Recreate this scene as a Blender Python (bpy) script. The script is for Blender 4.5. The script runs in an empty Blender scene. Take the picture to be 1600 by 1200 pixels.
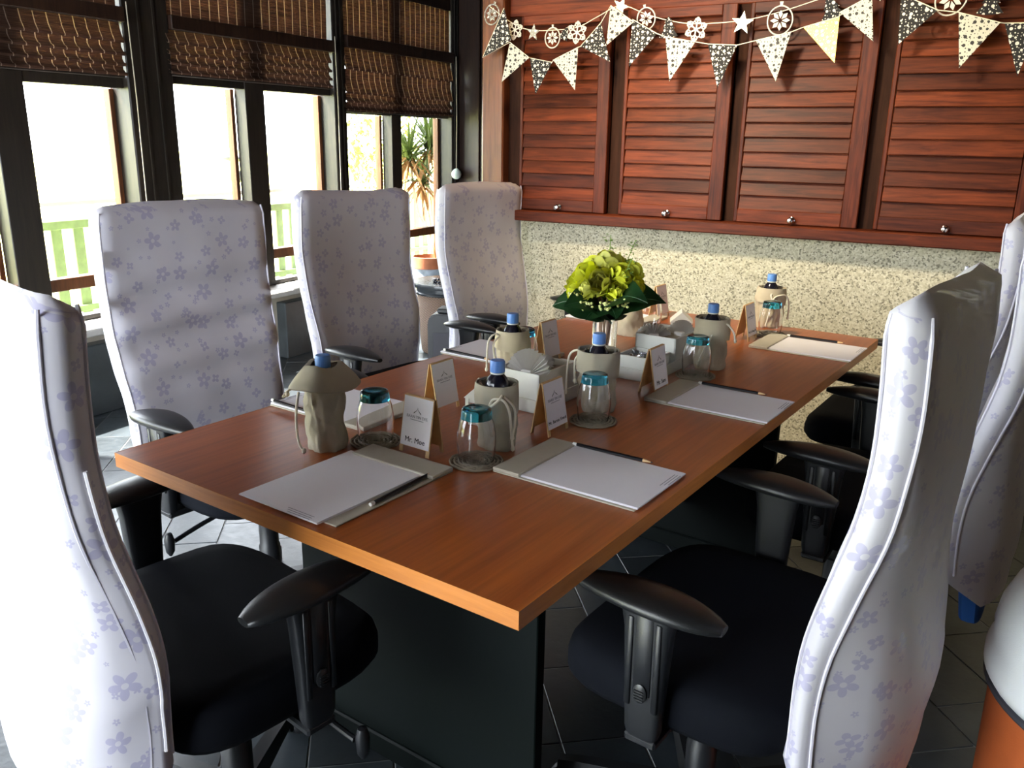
import bpy, bmesh, math, random
from mathutils import Vector, Matrix, noise
random.seed(7)
S = bpy.context.scene
COL = S.collection
PI = math.pi
R = math.radians

# ------------------------------------------------------------------ camera
CAM = Vector((0, 0, 1.3345)); FPX = 1313.66; PITCH, ROLL, YAW = 0.28338, 0.016066, 0.501756
def cam_basis():
    f = Vector((0, math.cos(PITCH), -math.sin(PITCH))); r = Vector((1, 0, 0)); u = r.cross(f)
    c, s = math.cos(ROLL), math.sin(ROLL)
    r, u = c*r+s*u, -s*r+c*u
    cy, sy = math.cos(YAW), math.sin(YAW)
    t = lambda p: Vector((p.x*cy-p.y*sy, p.x*sy+p.y*cy, p.z))
    return t(r), t(u), t(f)
CR, CU, CF = cam_basis()
cd = bpy.data.cameras.new('camera'); cam = bpy.data.objects.new('camera', cd); COL.objects.link(cam)
cd.sensor_width = 36; cd.lens = FPX/1600*36; cd.clip_start = .05; cd.clip_end = 200
m = Matrix((CR, CU, -CF)).transposed().to_4x4(); m.translation = CAM
cam.matrix_world = m
S.camera = cam
def pix(P):
    d = Vector(P)-CAM; z = d.dot(CF)
    if z < .1: return None
    return 800+FPX*d.dot(CR)/z, 600-FPX*d.dot(CU)/z, z

# ------------------------------------------------------------------ world, sun, exposure
W = bpy.data.worlds.new('sky'); S.world = W; W.use_nodes = True
bg = W.node_tree.nodes['Background']; bg.inputs[0].default_value = (.86, .93, 1.0, 1); bg.inputs[1].default_value = 8.0
def light(name, kind, loc, direction, **kw):
    ld = bpy.data.lights.new(name, kind)
    for k, v in kw.items(): setattr(ld, k, v)
    o = bpy.data.objects.new(name, ld); COL.objects.link(o); o.location = loc
    o.rotation_euler = Vector(direction).to_track_quat('-Z', 'Y').to_euler()
    return o
light('sun', 'SUN', (-8, -3, 8), (.62, .30, -.93), energy=30, angle=R(1.2), color=(1, .95, .86))
def portal(name, loc, d, sx, sy):
    o = light(name, 'AREA', loc, d, shape='RECTANGLE', size=sx, size_y=sy, energy=1)
    o.data.cycles.is_portal = True
portal('sky_portal_left', (-4.0, 2.1, 1.05), (1, 0, 0), 1.4, 7.8)
portal('sky_portal_rear', (-2.4, -1.72, 1.25), (0, 1, 0), 3.1, 2.3)
SPOT = dict(shadow_soft_size=.03, color=(1, .70, .40))
for k, (x, y, tx, tz, e, ang) in enumerate([(-1.66, 2.86, -1.70, 1.32, 19, 62), (-1.25, 2.86, -1.25, 1.32, 17, 62), (-.25, 2.95, -.12, 1.5, 11, 70)]):
    light('ceiling_spot_light', 'SPOT', (x, y, 2.45), (tx-x, 3.42-y, tz-2.45), energy=e, spot_size=R(ang), spot_blend=.8, **SPOT)
light('added_fill_light', 'SPOT', (-1.3, 1.70, 2.42), (.62, 1.78, -1.48), energy=135, spot_size=R(60), spot_blend=.7, shadow_soft_size=.16, color=(1, .86, .62))  # fill lamp added to brighten the pebble wall and far table
S.view_settings.view_transform = 'Standard'; S.view_settings.look = 'None'
S.view_settings.gamma = 1; S.view_settings.use_curve_mapping = False
S.view_settings.exposure = .97
S.cycles.use_denoising = True
S.cycles.max_bounces = 12; S.cycles.diffuse_bounces = 5; S.cycles.transparent_max_bounces = 16
S.cycles.sample_clamp_indirect = 8

# ------------------------------------------------------------------ materials
class N:
    def __init__(s, name):
        s.m = bpy.data.materials.new(name); s.m.use_nodes = True; s.t = s.m.node_tree
        s.b = s.t.nodes['Principled BSDF']; s.out = s.t.nodes['Material Output']
    def n(s, typ, **kw):
        x = s.t.nodes.new(typ)
        for k, v in kw.items():
            if k.startswith('_'): x.inputs[int(k[1:])].default_value = v
            else: setattr(x, k, v)
        return x
    def l(s, a, b): s.t.links.new(a, b)
    def val(s, **kw):
        for k, v in kw.items():
            nm = {'color': 'Base Color', 'rough': 'Roughness', 'metal': 'Metallic', 'spec': 'Specular IOR Level', 'trans': 'Transmission Weight', 'ior': 'IOR', 'sheen': 'Sheen Weight', 'coat': 'Coat Weight', 'sub': 'Subsurface Weight'}[k]
            s.b.inputs[nm].default_value = (*v, 1) if k == 'color' else v
        return s
    def math(s, op, a, b=None, c=None):
        x = s.n('ShaderNodeMath', operation=op)
        for i, v in enumerate((a, b, c)):
            if v is None: continue
            if isinstance(v, (int, float)): x.inputs[i].default_value = v
            else: s.l(v, x.inputs[i])
        return x.outputs[0]
    def mix(s, fac, a, b):
        x = s.n('ShaderNodeMix', data_type='RGBA')
        for i, v in ((0, fac), (6, a), (7, b)):
            if isinstance(v, (int, float)): x.inputs[i].default_value = v
            elif isinstance(v, tuple): x.inputs[i].default_value = (*v, 1)
            else: s.l(v, x.inputs[i])
        return x.outputs[2]
    def coord(s, kind='Object', scale=(1, 1, 1), rot=(0, 0, 0)):
        c = s.n('ShaderNodeTexCoord'); mp = s.n('ShaderNodeMapping')
        mp.inputs['Scale'].default_value = scale; mp.inputs['Rotation'].default_value = rot
        s.l(c.outputs[kind], mp.inputs[0]); return mp.outputs[0]
    def noise(s, co, scale, detail=3, rough=.55, dist=0):
        x = s.n('ShaderNodeTexNoise'); s.l(co, x.inputs['Vector'])
        x.inputs['Scale'].default_value = scale; x.inputs['Detail'].default_value = detail; x.inputs['Roughness'].default_value = rough; x.inputs['Distortion'].default_value = dist
        return x.outputs[0]
    def ramp(s, f, stops):
        x = s.n('ShaderNodeValToRGB'); e = x.color_ramp.elements
        while len(e) < len(stops): e.new(.5)
        for i, (p, c) in enumerate(stops): e[i].position = p; e[i].color = (*c, 1) if isinstance(c, tuple) else (c, c, c, 1)
        s.l(f, x.inputs[0]); return x.outputs[0]
    def bump(s, h, strength=.3, dist=.005):
        x = s.n('ShaderNodeBump'); x.inputs['Strength'].default_value = strength; x.inputs['Distance'].default_value = dist
        s.l(h, x.inputs['Height']); s.l(x.outputs[0], s.b.inputs['Normal'])
    def col(s, c): s.l(c, s.b.inputs['Base Color'])
    def rnd(s): return s.n('ShaderNodeObjectInfo').outputs['Random']

def plain(name, color, rough=.5, bumpy=0, bscale=300, var=.0, **kw):
    k = N(name); k.val(color=color, rough=rough, **kw)
    if var:
        f = k.noise(k.coord(), 14, 3)
        k.col(k.ramp(f, [(.3, tuple(c*(1-var) for c in color)), (.7, tuple(min(1, c*(1+var)) for c in color))]))
    if bumpy: k.bump(k.noise(k.coord(), bscale, 2), bumpy, .002)
    return k.m
def wood(name, dark, light_, stretch, scale=9, rough=.4, tone=.35, bumpy=.12, spec=.4, coat=0):
    k = N(name); k.val(rough=rough, spec=spec, coat=coat); k.b.inputs['Coat Roughness'].default_value = .32
    r = k.rnd(); c = k.n('ShaderNodeTexCoord').outputs['Object']
    off = k.n('ShaderNodeVectorMath', operation='ADD'); k.l(c, off.inputs[0]); k.l(k.math('MULTIPLY', r, 7.3), off.inputs[1])
    mp = k.n('ShaderNodeMapping'); mp.inputs['Scale'].default_value = stretch; k.l(off.outputs[0], mp.inputs[0])
    f = k.noise(mp.outputs[0], scale, 5, .62, .6)
    f2 = k.noise(mp.outputs[0], scale*.25, 2)
    base = k.ramp(k.math('ADD', k.math('MULTIPLY', f, .65), k.math('MULTIPLY', f2, .35)), [(.33, dark), (.68, light_)])
    hs = k.n('ShaderNodeHueSaturation'); k.l(base, hs.inputs['Color'])
    k.l(k.math('ADD', k.math('MULTIPLY', r, tone*2), 1-tone), hs.inputs['Value'])
    k.col(hs.outputs[0])
    if bumpy: k.bump(f, bumpy, .003)
    return k.m

M = {}
M['teak'] = wood('teak_wood', (.034, .0062, .0025), (.150, .031, .0095), (1, 14, 14), 6, .45, .36, .12, .16)
M['teak_v'] = wood('teak_wood_upright', (.034, .0062, .0025), (.150, .030, .0095), (14, 14, 1), 6, .45, .18, .12, .16)
M['teak_pale'] = wood('pale_teak_post', (.08, .022, .008), (.20, .062, .022), (14, 14, 1), 5, .30, .1)
M['dark_wood'] = wood('dark_stained_wood', (.012, .006, .004), (.040, .018, .010), (14, 14, 1), 5, .42, .2)
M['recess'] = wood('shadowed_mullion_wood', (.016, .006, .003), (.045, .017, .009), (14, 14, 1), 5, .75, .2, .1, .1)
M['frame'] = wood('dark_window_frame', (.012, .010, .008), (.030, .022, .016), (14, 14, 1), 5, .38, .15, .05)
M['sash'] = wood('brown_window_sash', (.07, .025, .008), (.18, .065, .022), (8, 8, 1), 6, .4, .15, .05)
M['ceiling'] = wood('ceiling_boards', (.05, .018, .008), (.13, .05, .02), (14, 1, 14), 5, .45, .2)
M['table'] = wood('cherry_laminate', (.25, .054, .009), (.43, .112, .019), (22, .9, 22), 4.2, .33, .02, .015, .6, .35)
M['table_edge'] = wood('cherry_laminate_edge', (.40, .135, .025), (.56, .21, .045), (2, 2, 30), 4, .32, .02, .02)
M['panel'] = plain('dark_green_panel', (.003, .0055, .005), .55, .06, 400, spec=.12)
M['black'] = plain('black_plastic', (.011, .012, .014), .38, .12, 900)
M['black_pad'] = plain('black_armrest_rubber', (.014, .015, .016), .30, .18, 700)
M['seat'] = plain('black_seat_fabric', (.004, .005, .008), .9, .35, 1300, spec=.12)
M['blue'] = plain('blue_chair_fabric', (.008, .075, .32), .8, .3, 900)
M['chrome'] = plain('chrome', (.62, .6, .58), .12, metal=1)
M['metal'] = plain('grey_steel', (.25, .26, .27), .3, metal=1)
M['white_paper'] = plain('white_paper', (.88, .86, .90), .7, .05, 300)
M['ink'] = plain('dark_ink', (.04, .04, .05), .7)
M['ink_pale'] = plain('pale_grey_ink', (.36, .36, .40), .7)
M['pine'] = plain('pale_pine', (.66, .43, .20), .5, .1, 120, .12)
M['white_wood'] = plain('white_painted_wood', (.74, .74, .68), .45, .12, 160, .05)
M['board'] = plain('beige_linen_board', (.50, .46, .37), .75, .3, 900, .06)
M['linen'] = plain('natural_linen', (.50, .43, .30), .9, .5, 1100, .10)
M['linen_dark'] = plain('washed_linen', (.40, .36, .27), .9, .5, 1100, .10)
M['cord'] = plain('cream_cord', (.78, .72, .58), .8, .4, 900)
M['cap'] = plain('blue_bottle_cap', (.10, .25, .62), .35)
M['napkin'] = plain('white_napkin', (.82, .80, .77), .85, .25, 700)
M['slate'] = None
M['coaster'] = plain('woven_reed', (.10, .08, .05), .7, .6, 500, .3)
M['leaf'] = plain('dark_green_leaf', (.022, .085, .026), .38, .25, 90, .3)
M['bloom'] = plain('yellow_green_petal', (.84, .88, .07), .55, .1, 120, .18, sub=.0)
M['bloom_mid'] = plain('pale_yellow_petal', (.88, .88, .24), .55, .1, 120, .15)
M['bloom_pale'] = plain('pale_lime_petal', (.80, .84, .34), .6, .1, 120, .15)
M['sprig'] = plain('sprig_green', (.20, .34, .05), .6, 0, 1, .3)
M['stem'] = plain('pale_stem', (.42, .34, .16), .6)
M['candy'] = plain('silver_foil', (.72, .74, .78), .22, .6, 240, metal=.9)
M['pencil'] = plain('black_lacquer', (.008, .008, .010), .3)
M['orange'] = plain('orange_leather', (.50, .115, .030), .5, .2, 350, .08)
M['white_cloth'] = plain('white_cotton', (.84, .87, .88), .8, .25, 500)
M['terracotta'] = plain('terracotta', (.44, .15, .065), .7, .3, 90, .15)
M['soil'] = plain('dry_soil', (.10, .06, .035), .95, .8, 60, .4)
M['grout'] = plain('pale_grout', (.30, .31, .31), .85, .3, 200, .3)
M['fence'] = plain('green_fence_paint', (.10, .16, .045), .65, .1, 60, .2)
M['lawn'] = plain('sunny_lawn', (.58, .62, .20), .95, .6, 30, .35)
M['paving'] = plain('pale_paving', (.62, .60, .55), .9, .3, 40, .1)
M['palm'] = plain('palm_leaf', (.085, .125, .022), .5, .15, 60, .35)
M['palm_dry'] = plain('dry_palm_leaf', (.26, .13, .035), .6, .15, 60, .3)
M['trunk'] = plain('palm_trunk', (.36, .27, .17), .85, .6, 70, .3)
M['render'] = plain('cream_wall_render', (.52, .47, .38), .85, .3, 120, .06)
M['ledge'] = plain('pale_stone_ledge', (.62, .60, .56), .6, .3, 120, .12)
M['black_card'] = None

def mat_glass():
    k = N('window_glass'); t = k.t
    tr = k.n('ShaderNodeBsdfTransparent'); gl = k.n('ShaderNodeBsdfGlossy'); gl.inputs['Roughness'].default_value = .02
    fr = k.n('ShaderNodeFresnel'); fr.inputs[0].default_value = 1.10
    mx = k.n('ShaderNodeMixShader'); k.l(fr.outputs[0], mx.inputs[0]); k.l(tr.outputs[0], mx.inputs[1]); k.l(gl.outputs[0], mx.inputs[2])
    k.l(mx.outputs[0], k.out.inputs[0]); return k.m
M['pane'] = mat_glass()
M['glass'] = N('clear_glass').val(color=(1, 1, 1), rough=.0, trans=1, ior=1.42).m
M['blue_glass'] = N('blue_glass').val(color=(.05, .42, .66), rough=.02, trans=1, ior=1.45).m
M['bottle'] = N('dark_bottle').val(color=(.012, .012, .020), rough=.12).m

def mat_slate(name, hi):
    k = N(name); r = k.rnd()
    c = k.n('ShaderNodeTexCoord').outputs['Object']
    off = k.n('ShaderNodeVectorMath', operation='ADD'); k.l(c, off.inputs[0]); k.l(k.math('MULTIPLY', r, 9.1), off.inputs[1])
    f = k.noise(off.outputs[0], 6, 6, .62, .4); g = k.noise(off.outputs[0], 34, 4, .6)
    base = k.ramp(f, [(.30, tuple(.45*x for x in hi)), (.72, hi)])
    hs = k.n('ShaderNodeHueSaturation'); k.l(base, hs.inputs['Color']); k.l(k.math('ADD', k.math('MULTIPLY', r, .7), .65), hs.inputs['Value'])
    k.col(hs.outputs[0]); k.val(spec=.9)
    k.l(k.math('ADD', k.math('MULTIPLY', g, .25), .24), k.b.inputs['Roughness'])
    k.bump(k.math('ADD', f, k.math('MULTIPLY', g, .4)), .35, .006)
    return k.m
M['slate'] = mat_slate('slate_tile', (.040, .052, .062))
M['slate_face'] = mat_slate('slate_slab', (.070, .085, .092))

def mat_pebble():
    k = N('pebble_wash'); co = k.coord()
    v = k.n('ShaderNodeTexVoronoi'); k.l(co, v.inputs['Vector']); v.inputs['Scale'].default_value = 175
    sp = k.n('ShaderNodeSeparateColor'); k.l(v.outputs['Color'], sp.inputs[0])
    big = k.noise(co, 2.2, 3)
    c = k.ramp(sp.outputs[0], [(0, (.14, .125, .085)), (.13, (.25, .225, .15)), (.22, (.47, .43, .30)), (.62, (.60, .55, .39)), (1, (.75, .71, .56))])
    k.col(k.mix(k.math('MULTIPLY', big, .35), c, (.50, .47, .35)))
    k.val(rough=.85); k.bump(v.outputs['Distance'], -.5, .004)
    return k.m
M['pebble'] = mat_pebble()

def mat_cover():
    k = N('lavender_satin_damask')
    uv = k.n('ShaderNodeUVMap').outputs[0]
    def flowers(scale, size, petals, seed, density):
        mp = k.n('ShaderNodeMapping'); mp.inputs['Location'].default_value = (seed, seed*.37, 0); k.l(uv, mp.inputs[0])
        v = k.n('ShaderNodeTexVoronoi', voronoi_dimensions='2D'); k.l(mp.outputs[0], v.inputs['Vector']); v.inputs['Scale'].default_value = scale; v.inputs['Randomness'].default_value = .75
        d = k.n('ShaderNodeVectorMath', operation='SUBTRACT'); k.l(mp.outputs[0], d.inputs[0]); k.l(v.outputs['Position'], d.inputs[1])
        s = k.n('ShaderNodeSeparateXYZ'); k.l(d.outputs[0], s.inputs[0])
        sc = k.n('ShaderNodeSeparateColor'); k.l(v.outputs['Color'], sc.inputs[0])
        ang = k.math('ADD', k.math('ARCTAN2', s.outputs[1], s.outputs[0]), k.math('MULTIPLY', sc.outputs[0], 6.28))
        ln = k.n('ShaderNodeVectorMath', operation='LENGTH'); k.l(d.outputs[0], ln.inputs[0])
        pet = k.math('ABSOLUTE', k.math('COSINE', k.math('MULTIPLY', ang, petals/2)))
        sz = k.math('MULTIPLY', k.math('ADD', k.math('MULTIPLY', sc.outputs[1], .5), .6), size)
        lim = k.math('MULTIPLY', k.math('ADD', k.math('MULTIPLY', pet, .62), .38), sz)
        inside = k.math('LESS_THAN', ln.outputs['Value'], lim)
        core = k.math('GREATER_THAN', ln.outputs['Value'], k.math('MULTIPLY', sz, .22))
        keep = k.math('GREATER_THAN', sc.outputs[2], 1-density)
        return k.math('MULTIPLY', k.math('MULTIPLY', inside, core), keep)
    a = flowers(13, .023, 5, 0, .9); b = flowers(27, .0075, 5, 3.3, .55); c = flowers(11, .014, 4, 7.7, .7)
    mask = k.math('MINIMUM', k.math('ADD', k.math('ADD', a, b), c), 1)
    weave = k.noise(k.coord(), 9, 3)
    base = k.mix(weave, (.55, .535, .60), (.63, .615, .68))
    k.col(k.mix(k.math('MULTIPLY', mask, .9), base, (.42, .405, .56)))
    k.l(k.math('SUBTRACT', .58, k.math('MULTIPLY', mask, .27)), k.b.inputs['Roughness'])
    k.val(spec=.5, sheen=.15)
    k.bump(mask, .12, .001)
    return k.m
M['cover'] = mat_cover()
M['piping'] = plain('lavender_piping', (.66, .64, .74), .5)
M['zip'] = plain('white_zip_tape', (.82, .80, .86), .5)

def mat_blind():
    k = N('woven_bamboo'); co = k.n('ShaderNodeTexCoord').outputs['UV']
    s = k.n('ShaderNodeSeparateXYZ'); k.l(co, s.inputs[0])
    slat = k.math('ABSOLUTE', k.math('SINE', k.math('MULTIPLY', s.outputs[1], 420)))
    mp = k.n('ShaderNodeMapping'); mp.inputs['Scale'].default_value = (5, 150, 1); k.l(co, mp.inputs[0])
    f = k.noise(mp.outputs[0], 1, 3)
    base = k.ramp(f, [(.3, (.052, .022, .012)), (.7, (.135, .066, .038))])
    fr = k.math('FRACT', k.math('MULTIPLY', s.outputs[0], 15.5))
    thread = k.math('LESS_THAN', fr, .075)
    k.col(k.mix(thread, base, (.36, .27, .20)))
    k.val(rough=.7)
    k.bump(k.math('ADD', slat, thread), .5, .002)
    return k.m
M['blind'] = mat_blind()

def mat_dots(name, ground, dot, rough=.35, metal=0):
    k = N(name); c = k.n('ShaderNodeTexCoord').outputs['Object']
    s = k.n('ShaderNodeSeparateXYZ'); k.l(c, s.inputs[0]); cb = k.n('ShaderNodeCombineXYZ'); k.l(s.outputs[0], cb.inputs[0]); k.l(s.outputs[2], cb.inputs[1])
    tot = None
    for sc, lo, hi, off in ((46, .13, .20, 0), (88, .09, .10, 1.7)):
        v = k.n('ShaderNodeTexVoronoi', voronoi_dimensions='2D'); mp = k.n('ShaderNodeMapping'); mp.inputs['Location'].default_value = (off, off, 0)
        k.l(cb.outputs[0], mp.inputs[0]); k.l(mp.outputs[0], v.inputs['Vector']); v.inputs['Scale'].default_value = sc; v.inputs['Randomness'].default_value = .55
        e = k.n('ShaderNodeSeparateColor'); k.l(v.outputs['Color'], e.inputs[0])
        d = k.math('LESS_THAN', v.outputs['Distance'], k.math('ADD', k.math('MULTIPLY', e.outputs[0], hi-lo+.1), lo))
        tot = d if tot is None else k.math('MAXIMUM', tot, d)
    k.col(k.mix(tot, ground, dot)); k.val(rough=rough)
    if metal: k.l(k.math('MULTIPLY', k.math('SUBTRACT', 1, tot), metal), k.b.inputs['Metallic'])
    return k.m
M['pen_white'] = mat_dots('white_card_black_dots', (.54, .50, .43), (.02, .015, .012), .6)
M['pen_black'] = mat_dots('black_card_white_dots', (.008, .006, .006), (.70, .64, .58), .75)
M['pen_lamp_gleam'] = mat_dots('black_card_painted_gleam', (.62, .36, .07), (.86, .68, .40), .22, 1)  # glossy black card, warm lamp reflection put into its colour as gold
M['cutout'] = plain('pale_silver_card', (.66, .62, .54), .4)
M['gold'] = plain('pale_gold_foil', (.80, .70, .46), .22, .2, 60, metal=.8)
M['sparkle'] = mat_dots('sparkle_card', (.30, .28, .25), (.75, .72, .66), .4)
def mat_weave():
    k = N('basket_weave'); co = k.n('ShaderNodeTexCoord').outputs['UV']
    s = k.n('ShaderNodeSeparateXYZ'); k.l(co, s.inputs[0])
    a = k.math('SINE', k.math('MULTIPLY', s.outputs[0], 2*PI*60)); b = k.math('SINE', k.math('MULTIPLY', s.outputs[1], 2*PI*95))
    f = k.math('ADD', k.math('MULTIPLY', k.math('MULTIPLY', a, b), .5), .5)
    k.col(k.ramp(f, [(.15, (.045, .025, .018)), (.8, (.30, .20, .14))])); k.val(rough=.6); k.bump(f, .8, .006); return k.m
M['weave'] = mat_weave()

# ------------------------------------------------------------------ mesh helpers
def V(*a): return Vector(a)
def box(bm, c, s, rot=None, bev=0, seg=1):
    r = bmesh.ops.create_cube(bm, size=1); vs = r['verts']
    bmesh.ops.scale(bm, vec=s, verts=vs)
    if bev:
        es = list({e for v in vs for e in v.link_edges})
        q = bmesh.ops.bevel(bm, geom=es, offset=bev, segments=seg, affect='EDGES', profile=.5)
        vs = list({v for f in q['faces'] for v in f.verts} | {v for v in vs if v.is_valid})
    if rot is not None: bmesh.ops.rotate(bm, matrix=rot, verts=vs)
    bmesh.ops.translate(bm, vec=c, verts=vs)
    return vs
def span(bm, a, b, bev=0):
    a, b = Vector(a), Vector(b)
    return box(bm, (a+b)/2, [abs(x) for x in (b-a)], None, bev)
def rings(bm, loops, cap0=True, cap1=True, closed=True, uvs=None):
    vr = [[bm.verts.new(p) for p in lp] for lp in loops]
    n = len(vr[0]); uvl = bm.loops.layers.uv.verify() if uvs else None
    for i in range(len(vr)-1):
        for j in range(n if closed else n-1):
            k = (j+1) % n
            f = bm.faces.new((vr[i][j], vr[i][k], vr[i+1][k], vr[i+1][j]))
            if uvs:
                for lp, (a, b) in zip(f.loops, ((i, j), (i, j+1), (i+1, j+1), (i+1, j))): lp[uvl].uv = uvs[a][b]
    if cap0 and closed: bm.faces.new(list(reversed(vr[0])))
    if cap1 and closed: bm.faces.new(vr[-1])
    return vr
def lathe(bm, prof, seg=24, c=(0, 0, 0), cap0=True, cap1=True, uv=False):
    c = Vector(c); n = seg
    loops = [[c+V(r*math.cos(2*PI*j/n), r*math.sin(2*PI*j/n), z) for j in range(n)] for r, z in prof]
    us = [[(j/n, z) for j in range(n+1)] for r, z in prof] if uv else None
    return rings(bm, loops, cap0, cap1, True, us)
def tube(bm, pts, r, seg=8, cap=True):
    pts = [Vector(p) for p in pts]; loops = []; up = V(0, 0, 1)
    t0 = (pts[1]-pts[0]).normalized()
    if abs(t0.z) > .95: up = V(1, 0, 0)
    nrm = (up-t0*up.dot(t0)).normalized()
    for i, p in enumerate(pts):
        t = (pts[min(i+1, len(pts)-1)]-pts[max(i-1, 0)]).normalized()
        nrm = (nrm-t*nrm.dot(t)).normalized(); b = t.cross(nrm)
        rr = r[i] if isinstance(r, (list, tuple)) else r
        loops.append([p+(nrm*math.cos(2*PI*j/seg)+b*math.sin(2*PI*j/seg))*rr for j in range(seg)])
    return rings(bm, loops, cap, cap)
def prism(bm, poly, d, axis='z', base=0):
    f = {'z': lambda p, t: V(p[0], p[1], t), 'y': lambda p, t: V(p[0], t, p[1]), 'x': lambda p, t: V(t, p[0], p[1])}[axis]
    return rings(bm, [[f(p, base) for p in poly], [f(p, base+d) for p in poly]])
def smooth_pts(pts, n=6):
    pts = [Vector(p) for p in pts]; out = []
    P = [pts[0]]+pts+[pts[-1]]
    for i in range(1, len(P)-2):
        for k in range(n):
            t = k/n; a, b, c, d = P[i-1], P[i], P[i+1], P[i+2]
            out.append(.5*((2*b)+(c-a)*t+(2*a-5*b+4*c-d)*t*t+(3*b-a-3*c+d)*t**3))
    out.append(pts[-1]); return out
def obj(name, bm, mat, parent=None, smooth=True, angle=35):
    me = bpy.data.meshes.new(name)
    bmesh.ops.recalc_face_normals(bm, faces=bm.faces)
    bm.to_mesh(me); bm.free()
    if smooth:
        me.polygons.foreach_set('use_smooth', [True]*len(me.polygons)); me.set_sharp_from_angle(angle=R(angle))
    me.materials.append(M[mat] if isinstance(mat, str) else mat)
    o = bpy.data.objects.new(name, me); COL.objects.link(o)
    if parent: o.parent = parent
    return o
def B(): return bmesh.new()
def tag(o, label=None, cat=None, group=None, kind=None):
    for k, v in (('label', label), ('category', cat), ('group', group), ('kind', kind)):
        if v: o[k] = v
    return o
def thing(name, label, cat, loc=(0, 0, 0), rz=0, group=None):
    o = bpy.data.objects.new(name, None); COL.objects.link(o); o.location = loc; o.rotation_euler = (0, 0, rz); o.empty_display_size = .05
    return tag(o, label, cat, group)
def struct(name, bm=None, mat=None, parent=None, **kw):
    if bm is None:
        o = bpy.data.objects.new(name, None); COL.objects.link(o)
    else: o = obj(name, bm, mat, parent, **kw)
    if not parent: o['kind'] = 'structure'
    return o
def quick(name, a, b, mat, parent=None, bev=.003, **kw):
    bm = B(); span(bm, a, b, bev); return obj(name, bm, mat, parent, **kw)
def link(name, mesh, parent, loc=(0, 0, 0), rot=(0, 0, 0), scale=None):
    o = bpy.data.objects.new(name, mesh); COL.objects.link(o); o.parent = parent; o.location = loc; o.rotation_euler = rot
    if scale: o.scale = scale
    return o
def dup(root, loc, rz, label=None):
    r = root.copy(); COL.objects.link(r); r.location = loc; r.rotation_euler = (0, 0, rz)
    if label: r['label'] = label
    for ch in list(root.children):
        c = ch.copy(); COL.objects.link(c); c.parent = r
        for g in list(ch.children):
            d = g.copy(); COL.objects.link(d); d.parent = c
    return r
def text(body, size, parent, mtx, mat='ink', name='lettering'):
    cu = bpy.data.curves.new('t', 'FONT'); cu.body = body; cu.size = size; cu.align_x = 'CENTER'; cu.align_y = 'CENTER'; cu.extrude = .0002; cu.resolution_u = 2
    t = bpy.data.objects.new('t', cu); me = bpy.data.meshes.new_from_object(t)
    bpy.data.objects.remove(t); bpy.data.curves.remove(cu)
    me.materials.clear(); me.materials.append(M[mat]); me.name = name
    o = bpy.data.objects.new(name, me); COL.objects.link(o); o.parent = parent; o.matrix_local = mtx
    return o
#MARK_SETTING
# ------------------------------------------------------------------ setting: floor
fl = struct('floor', None); bm = B(); span(bm, (-4.3, -1.9, -.12), (2.4, 6.3, -.0025)); g = obj('grout_bed', bm, 'grout', fl, smooth=False)
tu, tv = V(math.cos(R(38)), math.sin(R(38)), 0), V(math.cos(R(128)), math.sin(R(128)), 0)
PU, PV = .1903, .284
bm = B(); box(bm, (0, 0, -.006), (PU-.004, PV-.004, .012), None, .0012); tile_proto = obj('slate_tile', bm, 'slate', fl, angle=20); tile_me = tile_proto.data
bpy.data.objects.remove(tile_proto)
tiles = []
for i in range(-30, 34):
    for j in range(-18, 34):
        p = tu*(.386+(i+.5)*PU)+tv*(1.588+(j+.5)*PV+(.142 if (i % 3 == 1) else 0))
        if -4.0 < p.x < 2.3 and -1.75 < p.y < 6.15: tiles.append(p)
def tkey(p):
    q = pix((p.x, p.y, 0))
    if not q or not (-60 < q[0] < 1660 and -40 < q[1] < 1290): return 99
    return q[2]
tiles.sort(key=tkey)
rest = B()
for k, p in enumerate(tiles):
    tilt = (random.uniform(-.004, .004), random.uniform(-.004, .004), R(38)+(PI if random.random() < .5 else 0))
    if k < 290 and tkey(p) < 99: link('slate_tile', tile_me, fl, (p.x, p.y, random.uniform(-.001, .0005)), tilt)
    else:
        box(rest, (p.x, p.y, -.006), (PU-.004, PV-.004, .012), Matrix.Rotation(R(38), 3, 'Z'))
tag(obj('slate_tile', rest, 'slate', fl, smooth=False), kind='stuff')

# ------------------------------------------------------------------ walls and ceiling
bm = B(); span(bm, (-2.04, 3.48, 0), (2.3, 3.62, .99)); struct('wall_back', bm, 'pebble', smooth=False)
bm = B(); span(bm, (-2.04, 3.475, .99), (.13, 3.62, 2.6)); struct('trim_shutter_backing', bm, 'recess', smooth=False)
bm = B(); span(bm, (.13, 3.44, .99), (2.3, 3.62, 2.6)); struct('wall_back_upper', bm, plain('cream_plaster', (.66, .63, .57), .8, .1, 60), smooth=False)
bm = B(); span(bm, (-2.04, 3.62, 0), (-1.9, 6.16, 2.6)); struct('wall_return', bm, 'dark_wood', smooth=False)
we = struct('wall_end', None)
for k in range(7):
    x0 = -3.92+k*.27; quick('panel', (x0+.004, 6.05, 0), (x0+.262, 6.10, 2.6), 'dark_wood', we, .006)
quick('backing', (-3.98, 6.1, 0), (-1.9, 6.16, 2.6), 'dark_wood', we, 0)
bm = B(); span(bm, (2.3, -1.9, 0), (2.42, 3.62, 2.6)); struct('wall_right', bm, plain('brown_plaster', (.17, .12, .085), .85, .1, 60), smooth=False)
ce = struct('ceiling', None)
quick('deck', (-4.6, -1.9, 2.63), (2.42, 6.4, 2.7), 'ceiling', ce, 0)
for k in range(16): quick('beam', (-4.5+k*.45, -1.9, 2.52), (-4.42+k*.45, 6.2, 2.63), 'dark_wood', ce, .004)
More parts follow.
